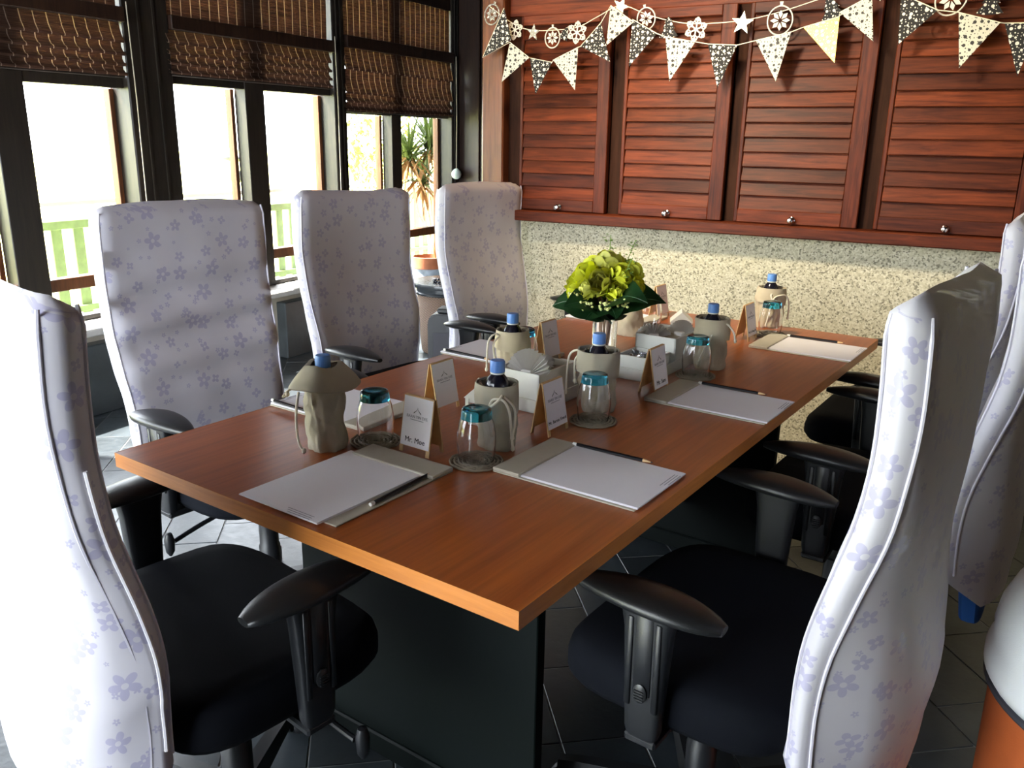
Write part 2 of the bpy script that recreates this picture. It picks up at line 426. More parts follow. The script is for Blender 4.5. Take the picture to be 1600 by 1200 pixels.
bm = B(); span(bm, (-2.04, 3.36, 2.0), (2.3, 3.48, 2.62)); struct('trim_header_beam', bm, 'teak', smooth=False)

# ------------------------------------------------------------------ left window wall
XW = -3.92
bm = B(); span(bm, (XW-.08, -1.6, 0), (-3.73, 4.62, .385)); struct('wall_left', bm, 'render', smooth=False)
bm = B(); span(bm, (XW-.10, -1.6, .385), (-3.68, 4.62, .42), .006); struct('trim_ledge', bm, 'ledge')
for k, (a, b) in enumerate(((.6, 2.62), (3.77, 4.36))):
    bm = B(); span(bm, (-3.735, a, 0), (-3.66, b, .35), .005); struct('trim_slate_plinth_%d' % (k+1), bm, 'slate_face')
bm = B(); span(bm, (XW-.06, -1.6, 2.28), (XW+.06, 6.1, 2.63)); struct('trim_top_plate', bm, 'dark_wood', smooth=False)
posts = [(-1.62, -1.45), (.05, .17), (1.45, 1.69), (2.972, 3.25), (4.534, 4.654), (5.948, 6.06)]
for k, (a, b) in enumerate(posts):
    bm = B(); span(bm, (XW-.08, a, .42 if b < 4.6 else 0), (XW+.07, b, 2.6), .006); w = (b-a)
    for q in (.33, .66): span(bm, (XW+.07, a+w*q-.006, .42 if b < 4.6 else 0), (XW+.078, a+w*q+.006, 2.6))
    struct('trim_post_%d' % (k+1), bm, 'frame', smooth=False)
bays = [(-1.45, -.83, -.68, .05, 1.60, .42), (.17, .80, .95, 1.45, 1.60, .42), (1.69, 2.29, 2.446, 2.972, 1.55, .42), (3.25, 3.778, 3.93, 4.534, 1.59, .42), (4.654, 5.188, 5.304, 5.948, 1.484, .06)]
for k, (a, m0, m1, b, zt, zb) in enumerate(bays):
    w = struct('window_%d' % (k+1), None)
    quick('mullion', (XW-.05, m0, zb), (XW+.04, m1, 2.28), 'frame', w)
    quick('head', (XW-.03, a, zt), (XW+.035, b, zt+.055), 'frame', w)
    quick('transom', (XW-.03, a, 1.855 if k < 4 else 1.90), (XW+.095, b, 1.925 if k < 4 else 1.975), 'dark_wood', w)
    quick('rail', (XW-.035, a, .585), (XW+.03, b, .645), 'sash', w)
    quick('sill', (XW-.05, a, zb), (XW+.02, b, zb+.025), 'frame', w)
    for p, q in ((a, m0), (m1, b)):
        quick('sash_stile', (XW-.10, q-.026, zb), (XW-.052, q, zt), 'sash', w, .002)
        quick('sash_stile', (XW-.10, p, zb), (XW-.052, p+.012, zt), 'sash', w, .002)
        quick('pane', (XW-.082, p, zb), (XW-.078, q, 2.28), 'pane', w, 0, smooth=False)
# rear glazing behind the viewer
bm = B(); span(bm, (-3.95, -1.75, 0), (2.3, -1.62, .10)); struct('wall_rear', bm, 'render', smooth=False)
bm = B(); span(bm, (-.95, -1.75, .10), (2.3, -1.62, 2.6)); struct('wall_rear_side', bm, 'dark_wood', smooth=False)
bm = B(); span(bm, (-3.95, -1.75, 2.40), (-.95, -1.62, 2.6)); struct('trim_rear_head', bm, 'dark_wood', smooth=False)
for k in range(2):
    w = struct('window_%d' % (k+6), None); x0 = -3.95+k*1.50
    quick('stile', (x0, -1.72, .10), (x0+.06, -1.64, 2.40), 'frame', w); quick('stile', (x0+1.44, -1.72, .10), (x0+1.50, -1.64, 2.40), 'frame', w)
    quick('pane', (x0+.06, -1.682, .10), (x0+1.44, -1.678, 2.40), 'pane', w, 0, smooth=False)

# ------------------------------------------------------------------ roman blinds
def sheet(name, y0, y1, prof, parent, x):
    bm = B(); n = 30; L = [0]
    for i in range(1, len(prof)): L.append(L[-1]+math.hypot(prof[i][0]-prof[i-1][0], prof[i][1]-prof[i-1][1]))
    loops = []; uvs = []
    for i, (dx, z) in enumerate(prof):
        loops.append([V(x+dx+.004*noise.noise(V(j*.35, z*9, y0)), y0+(y1-y0)*j/n+.006*noise.noise(V(z*14, y1, 0)), z+.004*noise.noise(V(j*.5, z*3, y0*3))) for j in range(n+1)])
        uvs.append([((y0+(y1-y0)*j/n), L[i]) for j in range(n+1)])
    rings(bm, loops, False, False, False, uvs)
    bmesh.ops.solidify(bm, geom=bm.faces[:], thickness=.004)
    return obj(name, bm, 'blind', parent, angle=60)
def fold_profile(z0, bottoms):
    p = [(0, z0)]
    for zb in bottoms:
        h = z0-zb; p += [(.006, z0-h*.35), (.018, z0-h*.7), (.030, zb+.012), (.034, zb+.003), (.030, zb-.004), (.014, zb+.003), (.006, zb+.002)]; z0 = zb
    return p
def blind(y0, y1, top, ztop, bottoms, label, ball):
    t = thing('roman_blind', label, 'blind', (0, 0, 0), 0, 'woven blinds over the windows')
    sheet('upper_panel', y0, y1, [(0, 2.36), (.003, (2.36+top)/2), (0, top-.03)], t, XW+.05)
    sheet('folds', y0, y1, fold_profile(ztop, bottoms), t, XW+.055)
    bm = B(); span(bm, (XW+.045, y0, bottoms[-1]-.012), (XW+.07, y1, bottoms[-1]+.002), .003); obj('bottom_bar', bm, 'frame', t)
    bm = B(); yb = y1+.022; tube(bm, [(XW+.10, yb, 1.95), (XW+.103, yb+.004, 1.5), (XW+.10, yb, ball)], .003, 6); obj('pull_cord', bm, 'linen_dark', t)
    if ball > 1:
        bm = B(); lathe(bm, [(.004, .045), (.018, .038), (.036, .02), (.042, -.002), (.036, -.024), (.02, -.038), (.004, -.043)], 18, (XW+.10, yb, ball)); obj('cord_ball', bm, plain('pale_green_ball', (.42, .50, .46), .5), t)
blind(.18, 1.44, 1.92, 1.90, (1.76, 1.70, 1.65, 1.61), 'folded woven bamboo blind outside the left edge of the photo, nearest the camera', .6)
blind(1.70, 2.96, 1.92, 1.90, (1.765, 1.705, 1.655, 1.61), 'folded bamboo blind at the far left, pale and hazy with glare', .6)
blind(3.225, 4.50, 1.92, 1.90, (1.79, 1.735, 1.685, 1.64), 'middle woven bamboo blind in four short even folds, behind the first chair', .6)
blind(4.632, 5.94, 1.97, 1.955, (1.765, 1.615, 1.555, 1.505), 'right woven bamboo blind hanging lowest, next to the red shutters, with a cord ball', 1.055)

# ------------------------------------------------------------------ shutter wall
bm = B(); span(bm, (-2.04, 3.395, .99), (-1.93, 3.48, 2.0), .006); struct('trim_corner_post', bm, 'teak_pale')
bm = B(); span(bm, (-1.93, 3.36, .985), (.13, 3.48, 1.030), .004); struct('trim_shutter_sill', bm, 'teak')
bm = B(); span(bm, (-1.93, 3.445, 1.84), (.13, 3.478, 2.0), .004); struct('trim_shutter_head', bm, 'teak')
panels = [(-1.845, -1.489, -1.435, 'left', 1), (-1.36, -.985, -.928, 'second', 2), (-.865, -.472, -.414, 'third', 3), (-.342, .088, .128, 'right', 4)]
SL = ['louvred red teak shutter nearest the window corner, lit by a spotlight', 'second louvred teak shutter from the window corner, above the flower bouquet', 'third louvred teak shutter from the window corner, evenly dark red', 'right louvred teak shutter at the photo edge with greyish worn slats']
for k, (a, b, c, nm, idx) in enumerate(panels):
    t = thing('louvred_shutter', SL[k], 'shutter', (0, 0, 0), 0, 'louvred shutters on the back wall')
    quick('stile', (b, 3.412, 1.032), (c, 3.445, 1.84), 'teak_v', t); quick('stile', (a-.016, 3.425, 1.032), (a, 3.445, 1.84), 'teak_v', t)
    quick('rail', (a, 3.414, 1.032), (b, 3.445, 1.083), 'teak', t); quick('rail', (a, 3.414, 1.80), (b, 3.445, 1.84), 'teak', t)
    bm = B(); box(bm, (0, 0, 0), (b-a-.004, .009, .064), None, .002); sm = None
    for s in range(13):
        z = 1.083+.0276+s*.0552
        if sm is None:
            o = obj('slat', bm, 'teak', t); sm = o.data; o.location = ((a+b)/2, 3.432, z); o.rotation_euler = (R(-15), 0, 0)
        else: link('slat', sm, t, ((a+b)/2+random.uniform(-.001, .001), 3.432+random.uniform(-.002, .001), z), (R(-15+random.uniform(-3, 3)), random.uniform(-.003, .003), 0))
    kb = V((a+c)/2-.01, 3.412, 1.050); bm = B()
    lathe(bm, [(.013, 0), (.013, .004), (.006, .007), (.006, .016), (.012, .022), (.0135, .029), (.010, .035), (.003, .037)], 14)
    bmesh.ops.rotate(bm, matrix=Matrix.Rotation(R(90), 3, 'X'), verts=bm.verts); bmesh.ops.translate(bm, vec=kb, verts=bm.verts)
    obj('knob', bm, 'chrome', t)
for k, (x0, x1) in enumerate(((-1.93, -1.863), (-1.433, -1.378), (-.926, -.883), (-.412, -.360))):
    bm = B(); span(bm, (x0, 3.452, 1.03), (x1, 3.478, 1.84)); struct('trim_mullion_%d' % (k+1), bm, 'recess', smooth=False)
#MARK_CHAIR
# ------------------------------------------------------------------ table
O = V(-1.404, .967, 0); TH = -R(6.26)
TX, TY = V(math.cos(TH), math.sin(TH), 0), V(-math.sin(TH), math.cos(TH), 0)
def TP(x, y, z=0): return O+TX*x+TY*y+V(0, 0, .74+z)
TL = 2.005
tb = thing('conference_table', 'long cherry-brown conference table on dark green panel legs', 'table', O, TH)
bm = B(); span(bm, (0, 0, .712), (.952, TL, .7395)); top = obj('tabletop', bm, 'table', tb, smooth=False)
bm = B()
for a, b in (((-.001, -.0015, .711), (.953, .0, .7398)), ((-.001, TL, .711), (.953, TL+.0015, .7398)), ((-.0015, 0, .711), (0, TL, .7398)), ((.952, 0, .711), (.9535, TL, .7398))): span(bm, a, b)
obj('edge_band', bm, 'table_edge', tb, smooth=False)
quick('leg_panel', (.13, .33, .005), (.77, .358, .712), 'panel', tb, .002)
quick('leg_panel', (.13, 1.66, .005), (.77, 1.688, .712), 'panel', tb, .002)
quick('foot_rail', (.12, .322, 0), (.78, .366, .055), 'panel', tb, .004)
quick('foot_rail', (.12, 1.652, 0), (.78, 1.696, .055), 'panel', tb, .004)
quick('modesty_panel', (.44, .358, .18), (.46, 1.66, .712), 'panel', tb, .002)

# ------------------------------------------------------------------ office chairs
def lerp(tab, z):
    if z <= tab[0][0]: return tab[0][1]
    for (a, x), (b, y) in zip(tab, tab[1:]):
        if z <= b:
            t = (z-a)/(b-a); t = t*t*(3-2*t)*.4+t*.6
            return x+(y-x)*t
    return tab[-1][1]
YF = [(.28, -.222), (.5, -.218), (.58, -.216), (.66, -.224), (.74, -.244), (.83, -.267), (.91, -.281), (1.0, -.281), (1.15, -.273)]
YRS = [(.28, -.275), (.5, -.258), (.6, -.264), (.73, -.297), (.85, -.332), (1.0, -.346), (1.15, -.338)]
YRC = [(.28, -.350), (.5, -.372), (.6, -.362), (.73, -.352), (.85, -.352), (1.0, -.352), (1.15, -.340)]
HW = [(.28, .232), (.45, .240), (.6, .248), (.75, .260), (.95, .264), (1.08, .264), (1.15, .262)]
ZT = 1.148
def lsm(tab, z): return sum(lerp(tab, z+d) for d in (-.05, -.03, -.015, 0, .015, .03, .05))/7
def ring_dirs(n=14):
    out = []   # (side, t): front left->right, right side, rear right->left, left side
    for k in range(n): out.append(('f', -1+2*k/n))
    for k in range(6): out.append(('r', k/6))
    for k in range(n): out.append(('b', 1-2*k/n))
    for k in range(6): out.append(('l', k/6))
    return out
def cover_point(side, t, z, ins, seed, folds):
    w = lsm(HW, z)-ins; f = lsm(YF, z)-ins; rs = lsm(YRS, z)+ins*.9; rc = lsm(YRC, z)+ins*.9
    if f-rs < .012: rs = f-.012
    def rear(x): return rc+(rs-rc)*abs(x/w)**3.2
    cr = .022
    if side == 'f':
        x = t*w*.93+0; y = f-.006*math.cos(t*1.3)
        if abs(t) > .99: y = f-.003
    elif side == 'b':
        x = t*w*.93; y = rear(x)
    elif side == 'r': x = w*(.94+.06*math.sin(PI*t)); y = f+(rear(w)-f)*(.06+.88*t)
    else: x = -w*(.94+.06*math.sin(PI*t)); y = rear(w)+(f-rear(w))*(.06+.88*t)
    nz = noise.noise(V(x*5+seed, y*9, z*5))*.006+noise.noise(V(x*11+seed, y*14, z*13))*.0025
    if side == 'f' and folds: y += folds*.012*math.sin(z*52+x*3+seed)*max(0, 1-abs(z-.83)/.22)
    if z < .55: nz *= 1.8
    k = {'f': (0, 1), 'b': (0, -1), 'r': (1, 0), 'l': (-1, 0)}[side]
    return V(x+k[0]*nz, y+k[1]*nz, z)
def hem(y): return .335 if y < -.3 else .335+(y+.3)/.08*.09
def cover_mesh(seed, folds):
    dirs = ring_dirs(); bm = B(); loops = []; uvs = []; nz = 44
    for i in range(nz+1):
        t = i/nz; lp = []; row = []; acc = 0; last = None
        for sd, q in dirs:
            p0 = cover_point(sd, q, .45, 0, seed, 0); hb = hem(p0.y)
            z = hb+t*(ZT-hb); ins = 0
            if z > ZT-.030: a = (z-(ZT-.030))/.030; ins = .026*(1-math.sqrt(max(0, 1-a*a)))
            p = cover_point(sd, q, z, ins, seed, folds)
            p.z += .006*math.sin(p.x*9+seed)*max(0, (z-1.05)/.1)
            if last is not None: acc += (p-last).xy.length
            last = p; lp.append(p); row.append((acc+seed*1.7, z))
        row.append((acc+.02+seed*1.7, row[0][1])); loops.append(lp); uvs.append(row)
    vr = rings(bm, loops, False, False, True, uvs)
    uvl = bm.loops.layers.uv.verify()
    # top: grid strip joining front row and rear row
    n = 14; topv = vr[-1]; fr = topv[0:n]; rg = topv[n:n+6]; bk = topv[n+6:2*n+6]; lf = topv[2*n+6:]
    bk = list(reversed(bk))
    mid = []
    for a, b in zip(fr, [bk[0]]+bk[:-1]):
        p = (a.co+b.co)/2; p.z += .005+.004*noise.noise(V(p.x*8+seed, 0, 0)); mid.append(bm.verts.new(p))
    m2 = (rg[0].co+rg[-1].co)/2; m2.z += .004; rm = bm.verts.new(m2)
    fs = []
    frs = fr+[rg[0]]; bks = [bk[0]]+bk; mids = mid+[rm]
    bks = [lf[0]]+bk[:]
    bks = bks[:len(frs)]
    for k in range(len(frs)-1):
        fs.append(bm.faces.new((frs[k], frs[k+1], mids[k+1], mids[k])))
        fs.append(bm.faces.new((mids[k], mids[k+1], bks[k+1], bks[k])))
    fs.append(bm.faces.new([rm]+rg[0:1]+rg[1:]+[bk[-1]]) if bk[-1] is not bks[-1] else bm.faces.new([rm]+rg+[bk[-1]]))
    fs.append(bm.faces.new([mid[0]]+[lf[0]]+lf[1:]+[fr[0]]))
    for f in fs:
        for l in f.loops: l[uvl].uv = (l.vert.co.x+seed, l.vert.co.y+3)
    bmesh.ops.solidify(bm, geom=[], thickness=0)
    return bm
def edge_line(side, t, z0, z1, off, seed, n=26):
    out = []
    for i in range(n+1):
        z = z0+(z1-z0)*i/n; ins = 0
        if z > ZT-.03: a = min(1, (z-(ZT-.03))/.03); ins = .026*(1-math.sqrt(max(0, 1-a*a)))
        p = cover_point(side, t, z, ins, seed, 0); s = 1 if side == 'r' else -1
        out.append(p+V(s*off, 0, 0))
    return out
def arm_pad_bm():
    bm = B(); loops = []; n = 20
    for i in range(17):
        t = i/16; y = -.125+.262*t
        prof = math.sin(PI*min(1, max(0, (t*.94+.03))))**.55
        w = .051*prof*(1.04-.30*t); h = .018*prof**.8; zc = .648+.007*math.sin(PI*t)-.006*(1-t)
        loops.append([V(w*math.cos(2*PI*j/n), y, zc+(h if math.sin(2*PI*j/n) > 0 else h*.9)*math.copysign(abs(math.sin(2*PI*j/n))**.8, math.sin(2*PI*j/n))) for j in range(n)])
    rings(bm, loops); return bm
def seat_bm():
    bm = B(); loops = []; n = 40
    def outline(k, ins):
        a = 2*PI*k/n; c, s = math.cos(a), math.sin(a); e = .42
        x = (.268-ins)*math.copysign(abs(c)**e, c); y = (.222-ins)*math.copysign(abs(s)**e, s)
        if y > 0: x *= 1-.10*(y/.222)**3
        return x, y-.008
    for ins, z in ((.05, .405), (.012, .412), (0, .430), (0, .462), (.006, .482), (.022, .494), (.06, .499), (.14, .496), (.2, .493)):
        lp = []
        for k in range(n):
            x, y = outline(k, ins); dz = -.030*max(0, (y-.10)/.12)**2+.006*abs(x/.25)**2 if z > .45 else -.01*max(0, (y-.1)/.12)
            lp.append(V(x, y, z+dz))
        loops.append(lp)
    rings(bm, loops); return bm
PADM = SEATM = None
def office_chair(o, ang, label, seed, folds=0, zip_=False, base_rot=0, wide=None):
    global PADM, SEATM
    t = thing('office_chair', label, 'chair', (o[0], o[1], 0), R(ang-90), 'covered office chairs around the table')
    cv = obj('cover', cover_mesh(seed, folds), 'cover', t, angle=55); kids = [cv]
    for sd, q in (('r', .04), ('l', .96), ('r', .96), ('l', .04)):
        bm = B(); tube(bm, edge_line(sd, q, .44 if (sd, q) in (('r', .04), ('l', .96)) else .41, 1.135, .001, seed), .0028, 6); kids.append(obj('piping', bm, 'piping', t))
    if zip_:
        bm = B(); tube(bm, edge_line('r', .45, .46, .93, .001, seed), .0030, 6); obj('zip_tape', bm, 'zip', t)
    if wide:
        for q in kids: q.location = (wide[0], wide[2], 0); q.scale.x = wide[1]
    # the bare chair under the cover
    bm = B(); loops = []
    for z, y, w, d in ((.255, -.300, .10, .018), (.27, -.300, .15, .026), (.36, -.292, .165, .030), (.48, -.288, .165, .026), (.52, -.285, .11, .020), (.75, -.300, .09, .012), (1.0, -.313, .09, .010)):
        loops.append([V(w*math.copysign(abs(math.cos(2*PI*j/24))**.5, math.cos(2*PI*j/24)), y+d*math.copysign(abs(math.sin(2*PI*j/24))**.5, math.sin(2*PI*j/24)), z) for j in range(24)])
    rings(bm, loops); bk = tag(obj('backrest', bm, 'blue', t), 'blue fabric backrest showing below the white cover')
    if wide: bk.location = (wide[0], wide[2], 0)
    bm = seat_bm()
    if SEATM is None: so = obj('seat', bm, 'seat', t, angle=60); SEATM = so.data
    else: bm.free(); link('seat', SEATM, t)
    for s in (-1, 1):
        if PADM is None: po = obj('armrest', arm_pad_bm(), 'black_pad', t, angle=60); PADM = po.data
        else: po = link('armrest', PADM, t)
        po.location = (s*.285, 0, 0)
        bm = B(); x = s*.287
        loops = []
        for z, hw, hy in ((.405, .012, .026), (.42, .015, .030), (.50, .016, .034), (.60, .017, .040), (.634, .018, .046)):
            loops.append([V(x+hw*math.copysign(abs(math.cos(2*PI*j/20))**.45, math.cos(2*PI*j/20)), -.006+hy*math.copysign(abs(math.sin(2*PI*j/20))**.45, math.sin(2*PI*j/20)), z) for j in range(20)])
        rings(bm, loops)
        for y in (-.030, .018): box(bm, (x+s*.017, y, .545), (.004, .010, .16), None, .0015)
        box(bm, (x+s*.0165, -.006, .56), (.003, .030, .14), None, .001)
        ap = obj('arm_post', bm, 'black', t, angle=50)
        bm = B(); lp = []
        for dx, sc in ((0, 1), (.004, 1), (.006, .75)): lp.append([V(x+s*(.0175+dx), -.006+.012*sc*math.cos(2*PI*j/16), .495+.017*sc*math.sin(2*PI*j/16)) for j in range(16)])
        rings(bm, lp)
        for q in range(4): box(bm, (x+s*.0245, -.006, .486+q*.005), (.003, .016, .002))
        obj('button', bm, 'black_pad', ap)
        bm = B(); span(bm, (s*.12, -.035, .392), (s*.30, .022, .408), .004); obj('arm_bracket', bm, 'black', t)
    bm = B(); span(bm, (-.11, -.20, .345), (.11, .12, .405), .02); span(bm, (-.035, -.33, .36), (.035, -.18, .385), .008); obj('mechanism', bm, 'black', t)
    bm = B(); tube(bm, smooth_pts([(.10, .03, .375), (.22, .04, .36), (.31, .05, .345)], 4), .006, 8); lathe(bm, [(.004, -.002), (.011, .01), (.013, .04), (.008, .058), (.002, .06)], 10, (.325, .055, .315))
    obj('lever', bm, 'black', t)
    bm = B(); lathe(bm, [(.03, .09), (.03, .20), (.027, .205), (.027, .27), (.023, .275), (.023, .345)], 20); obj('gas_lift', bm, 'black', t)
    bm = B(); lathe(bm, [(.045, .06), (.052, .07), (.05, .10), (.034, .115)], 24); obj('hub', bm, 'black', t)
    for k in range(5):
        a = base_rot+2*PI*k/5; d = V(math.cos(a), math.sin(a), 0)
        bm = B(); lp = []
        for q, hw, z0, z1 in ((.04, .024, .062, .105), (.15, .020, .066, .098), (.25, .016, .066, .088), (.29, .014, .064, .080)):
            pv = V(-d.y, d.x, 0); lp.append([d*q+pv*hw+V(0, 0, z0), d*q+pv*hw*.7+V(0, 0, z1), d*q-pv*hw*.7+V(0, 0, z1), d*q-pv*hw+V(0, 0, z0)])
        rings(bm, lp); lg = obj('leg', bm, 'black', t)
        bm = B(); pv = V(-d.y, d.x, 0)
        for s in (-1, 1):
            v0 = len(bm.verts); lathe(bm, [(.012, -.008), (.024, -.008), (.026, 0), (.024, .008), (.012, .008)], 16)
            bm.verts.ensure_lookup_table(); vs = bm.verts[v0:]
            bmesh.ops.rotate(bm, matrix=pv.to_track_quat('Z', 'Y').to_matrix(), verts=vs); bmesh.ops.translate(bm, vec=d*.285+pv*s*.013+V(0, 0, .0265), verts=vs)
        box(bm, d*.285+V(0, 0, .052), (.012, .012, .028)); obj('caster', bm, 'black', lg)
    return t
CH = [((-1.122, .951), 78, 'large foreground chair at left with overexposed white floral cover and a zip on its side', 3.1, 0, True, .9),
      ((-1.665, 1.595), -10, 'window-side chair nearest the camera, its grey floral cover creased in horizontal folds', 1.3, 1, False, .3),
      ((-1.70, 2.38), -11, 'middle one of the three window-side chairs, with smooth grey floral cover', 5.2, .15, False, .5),
      ((-1.60, 3.11), -10, 'farthest window-side chair, against the pebble wall corner', 7.4, .1, False, .1),
      ((-.332, 1.407), 172.7, 'large foreground chair at right, white side panel towards the camera', 9.6, 0, False, .6, (.020, 1.10, 0)),
      ((-.215, 2.21), 175, 'second chair on the right side, mostly hidden behind the large right one', 11.7, 0, False, .2, (0, 1, -.035)),
      ((-.20, 2.945), 174, 'third right-side chair, farthest, showing seat and armrests by the pebble wall', 13.8, 0, False, .8)]
for c in CH: office_chair(*c)
#MARK_ITEMS
# ------------------------------------------------------------------ writing pads and pencils
def pad(x, y, rot, label, pencil, plabel, shift=(0, 0)):
    """local: clip at +y end, paper below; width .205, length .295"""
    P = TP(x, y); t = thing('clip_pad', label, 'notepad', P, TH+rot, 'clip pads with white paper')
    bm = B(); span(bm, (-.1025, -.147, 0), (.1025, .147, .0028), .001); obj('board', bm, 'board', t)
    bm = B()
    for k in range(5):
        d = k*.0004; span(bm, (-.0965+shift[0]+d, -.150+shift[1], .003+k*.0006), (.0985+shift[0]-d, .100, .0034+k*.0006))
    pp = obj('paper', bm, 'white_paper', t, smooth=False)
    bm = B()
    for k in range(3): span(bm, (.015+shift[0]+k*.005, -.138+shift[1]-k*.0055, .0059), (.078+shift[0], -.1365+shift[1]-k*.0055, .0061))
    obj('printed_lines', bm, 'ink_pale', pp, smooth=False)
    bm = B(); span(bm, (-.1025, .088, .0028), (.1025, .147, .0095), .0015); obj('clip_flap', bm, 'board', t)
    q = Matrix.Rotation(TH+rot, 3, 'Z') @ V(pencil[0], pencil[1], 0); PP = P+q; PP.z = .74+pencil[3]
    pt = thing('pencil', plabel, 'pencil', PP, TH+rot+pencil[2], 'black pencils on the pads')
    bm = B(); tube(bm, [(-.083, 0, 0), (.062, 0, 0)], .0038, 6); obj('shaft', bm, 'pencil', pt, angle=20)
    bm = B(); tube(bm, [(.062, 0, 0), (.078, 0, 0)], [.0037, .0012], 8); obj('sharpened_wood', bm, 'pine', pt)
    bm = B(); tube(bm, [(.078, 0, 0), (.083, 0, 0)], [.0012, .0003], 6); obj('lead', bm, 'ink', pt)
    bm = B(); tube(bm, [(-.092, 0, 0), (-.083, 0, 0)], .0036, 8); obj('eraser', bm, 'napkin', pt)
PZ = .0102
pad(.478, .174, 0, 'clip pad at the near end of the table, paper skewed to show the beige board', (.0895, .03, R(93), .0068), 'black pencil on the near-end pad with the skewed paper', (-.022, -.012))
pad(.785, .468, R(90), 'clip pad on the right side nearest the camera', (.0965, .0, R(-89), PZ), 'black pencil on the nearest right-side pad')
pad(.806, 1.045, R(90), 'second clip pad on the right side, in the middle of the table', (.0965, .0, R(-89), PZ), 'black pencil on the middle right-side pad')
pad(.810, 1.735, R(90), 'farthest clip pad on the right side, near the pebble wall', (.0965, .0, R(-89), PZ), 'black pencil on the farthest right-side pad')
pad(.143, .478, R(-90), 'clip pad on the window side nearest the camera, behind the bag with a folded-out collar', (.0965, -.06, R(87), PZ), 'black pencil on the nearest window-side pad')
pad(.133, 1.095, R(-90), 'middle clip pad on the window side, in front of the middle chair', (.0965, -.05, R(87), PZ), 'black pencil on the middle window-side pad')
pad(.140, 1.765, R(-90), 'farthest clip pad on the window side, left of the flower bouquet', (.0965, -.04, R(87), PZ), 'black pencil on the farthest window-side pad')

# ------------------------------------------------------------------ name cards on wooden easels
def roof_mark(parent, y, z, s, mtx):
    bm = B()
    for sg in (-1, 1):
        pts = []
        for k in range(9):
            t = k/8; pts.append((sg*(-.001+t**1.25*.0105)*s, (.012-.011*t**.8)*s, (.0004+.0011*t)*s))
        up = [(x-sg*w*.3, zz+w*.9) for x, zz, w in pts]; dn = [(x+sg*w*.3, zz-w*.9) for x, zz, w in reversed(pts)]
        prism(bm, up+dn, .0003, 'z', 0)
    o = obj('roof_logo', bm, 'ink', parent, smooth=False); o.matrix_local = mtx
def card(x, y, rot, label, name):
    t = thing('name_card', label, 'name card', TP(x, y), TH+rot, 'name cards on small wooden easels')
    lean = R(10); h = .114
    for sg in (1, -1):   # +1 front board faces -y
        rm = Matrix.Rotation(-sg*lean, 4, 'X'); base = Matrix.Translation((0, -sg*.022, 0)) @ rm
        bm = B()
        span(bm, (-.039, -.0012, .013), (.039, .0012, h), .0004); span(bm, (-.039, -.0012, 0), (-.030, .0012, .013)); span(bm, (.030, -.0012, 0), (.039, .0012, .013))
        b = obj('easel_board', bm, 'pine', t, smooth=False); b.matrix_local = base
        bm = B(); span(bm, (-.037, -sg*.0012-.0006, .014), (.037, -sg*.0012+.0006, h-.002))
        p = obj('paper_sign', bm, 'white_paper', t, smooth=False); p.matrix_local = base
        face = Matrix.Rotation(0 if sg == 1 else PI, 4, 'Z') @ Matrix.Rotation(R(90), 4, 'X')
        yy = -sg*.0021
        at = lambda z: Matrix.Translation((0, yy, z)) @ face
        roof_mark(p, 0, 0, 1, at(.080))
        text('BAAN YIN DEE', .0082, p, at(.0735), 'ink_pale'); sb = B(); box(sb, (0, 0, 0), (.034, .0012, .0004)); so_ = obj('printed_line', sb, 'ink_pale', p, smooth=False); so_.matrix_local = at(.0675)
        if name: text(name, .0150 if len(name) < 8 else .0098, p, at(.027))
    bm = B(); tube(bm, [(-.036, 0, h-.003), (.036, 0, h-.003)], .0022, 8); obj('hinge', bm, 'pine', t)
card(.463, .366, R(-1), 'brightest name card, facing the camera behind the near-end pad', 'Mr. Moe')
card(.597, .625, R(90), 'right-facing name card with a two-word name beside the nearest right-side pad', 'Mr. Barnas Kwok')
card(.640, 1.035, R(90), 'right-facing name card with a short three-letter name in front of the white caddy', 'Mr. Sam')
card(.615, 1.74, R(90), 'farthest right-facing name card, beside the bottle by the pebble wall', 'Mr. Ju Chang Da')
card(.318, .60, R(90), 'shaded name card directly behind the brightest, camera-facing one', None)
card(.265, 1.125, R(90), 'shaded name card behind the candy bowl, left of the bouquet', None)
card(.245, 1.88, R(90), 'grey shaded name card far back, right of the bouquet leaves', None)

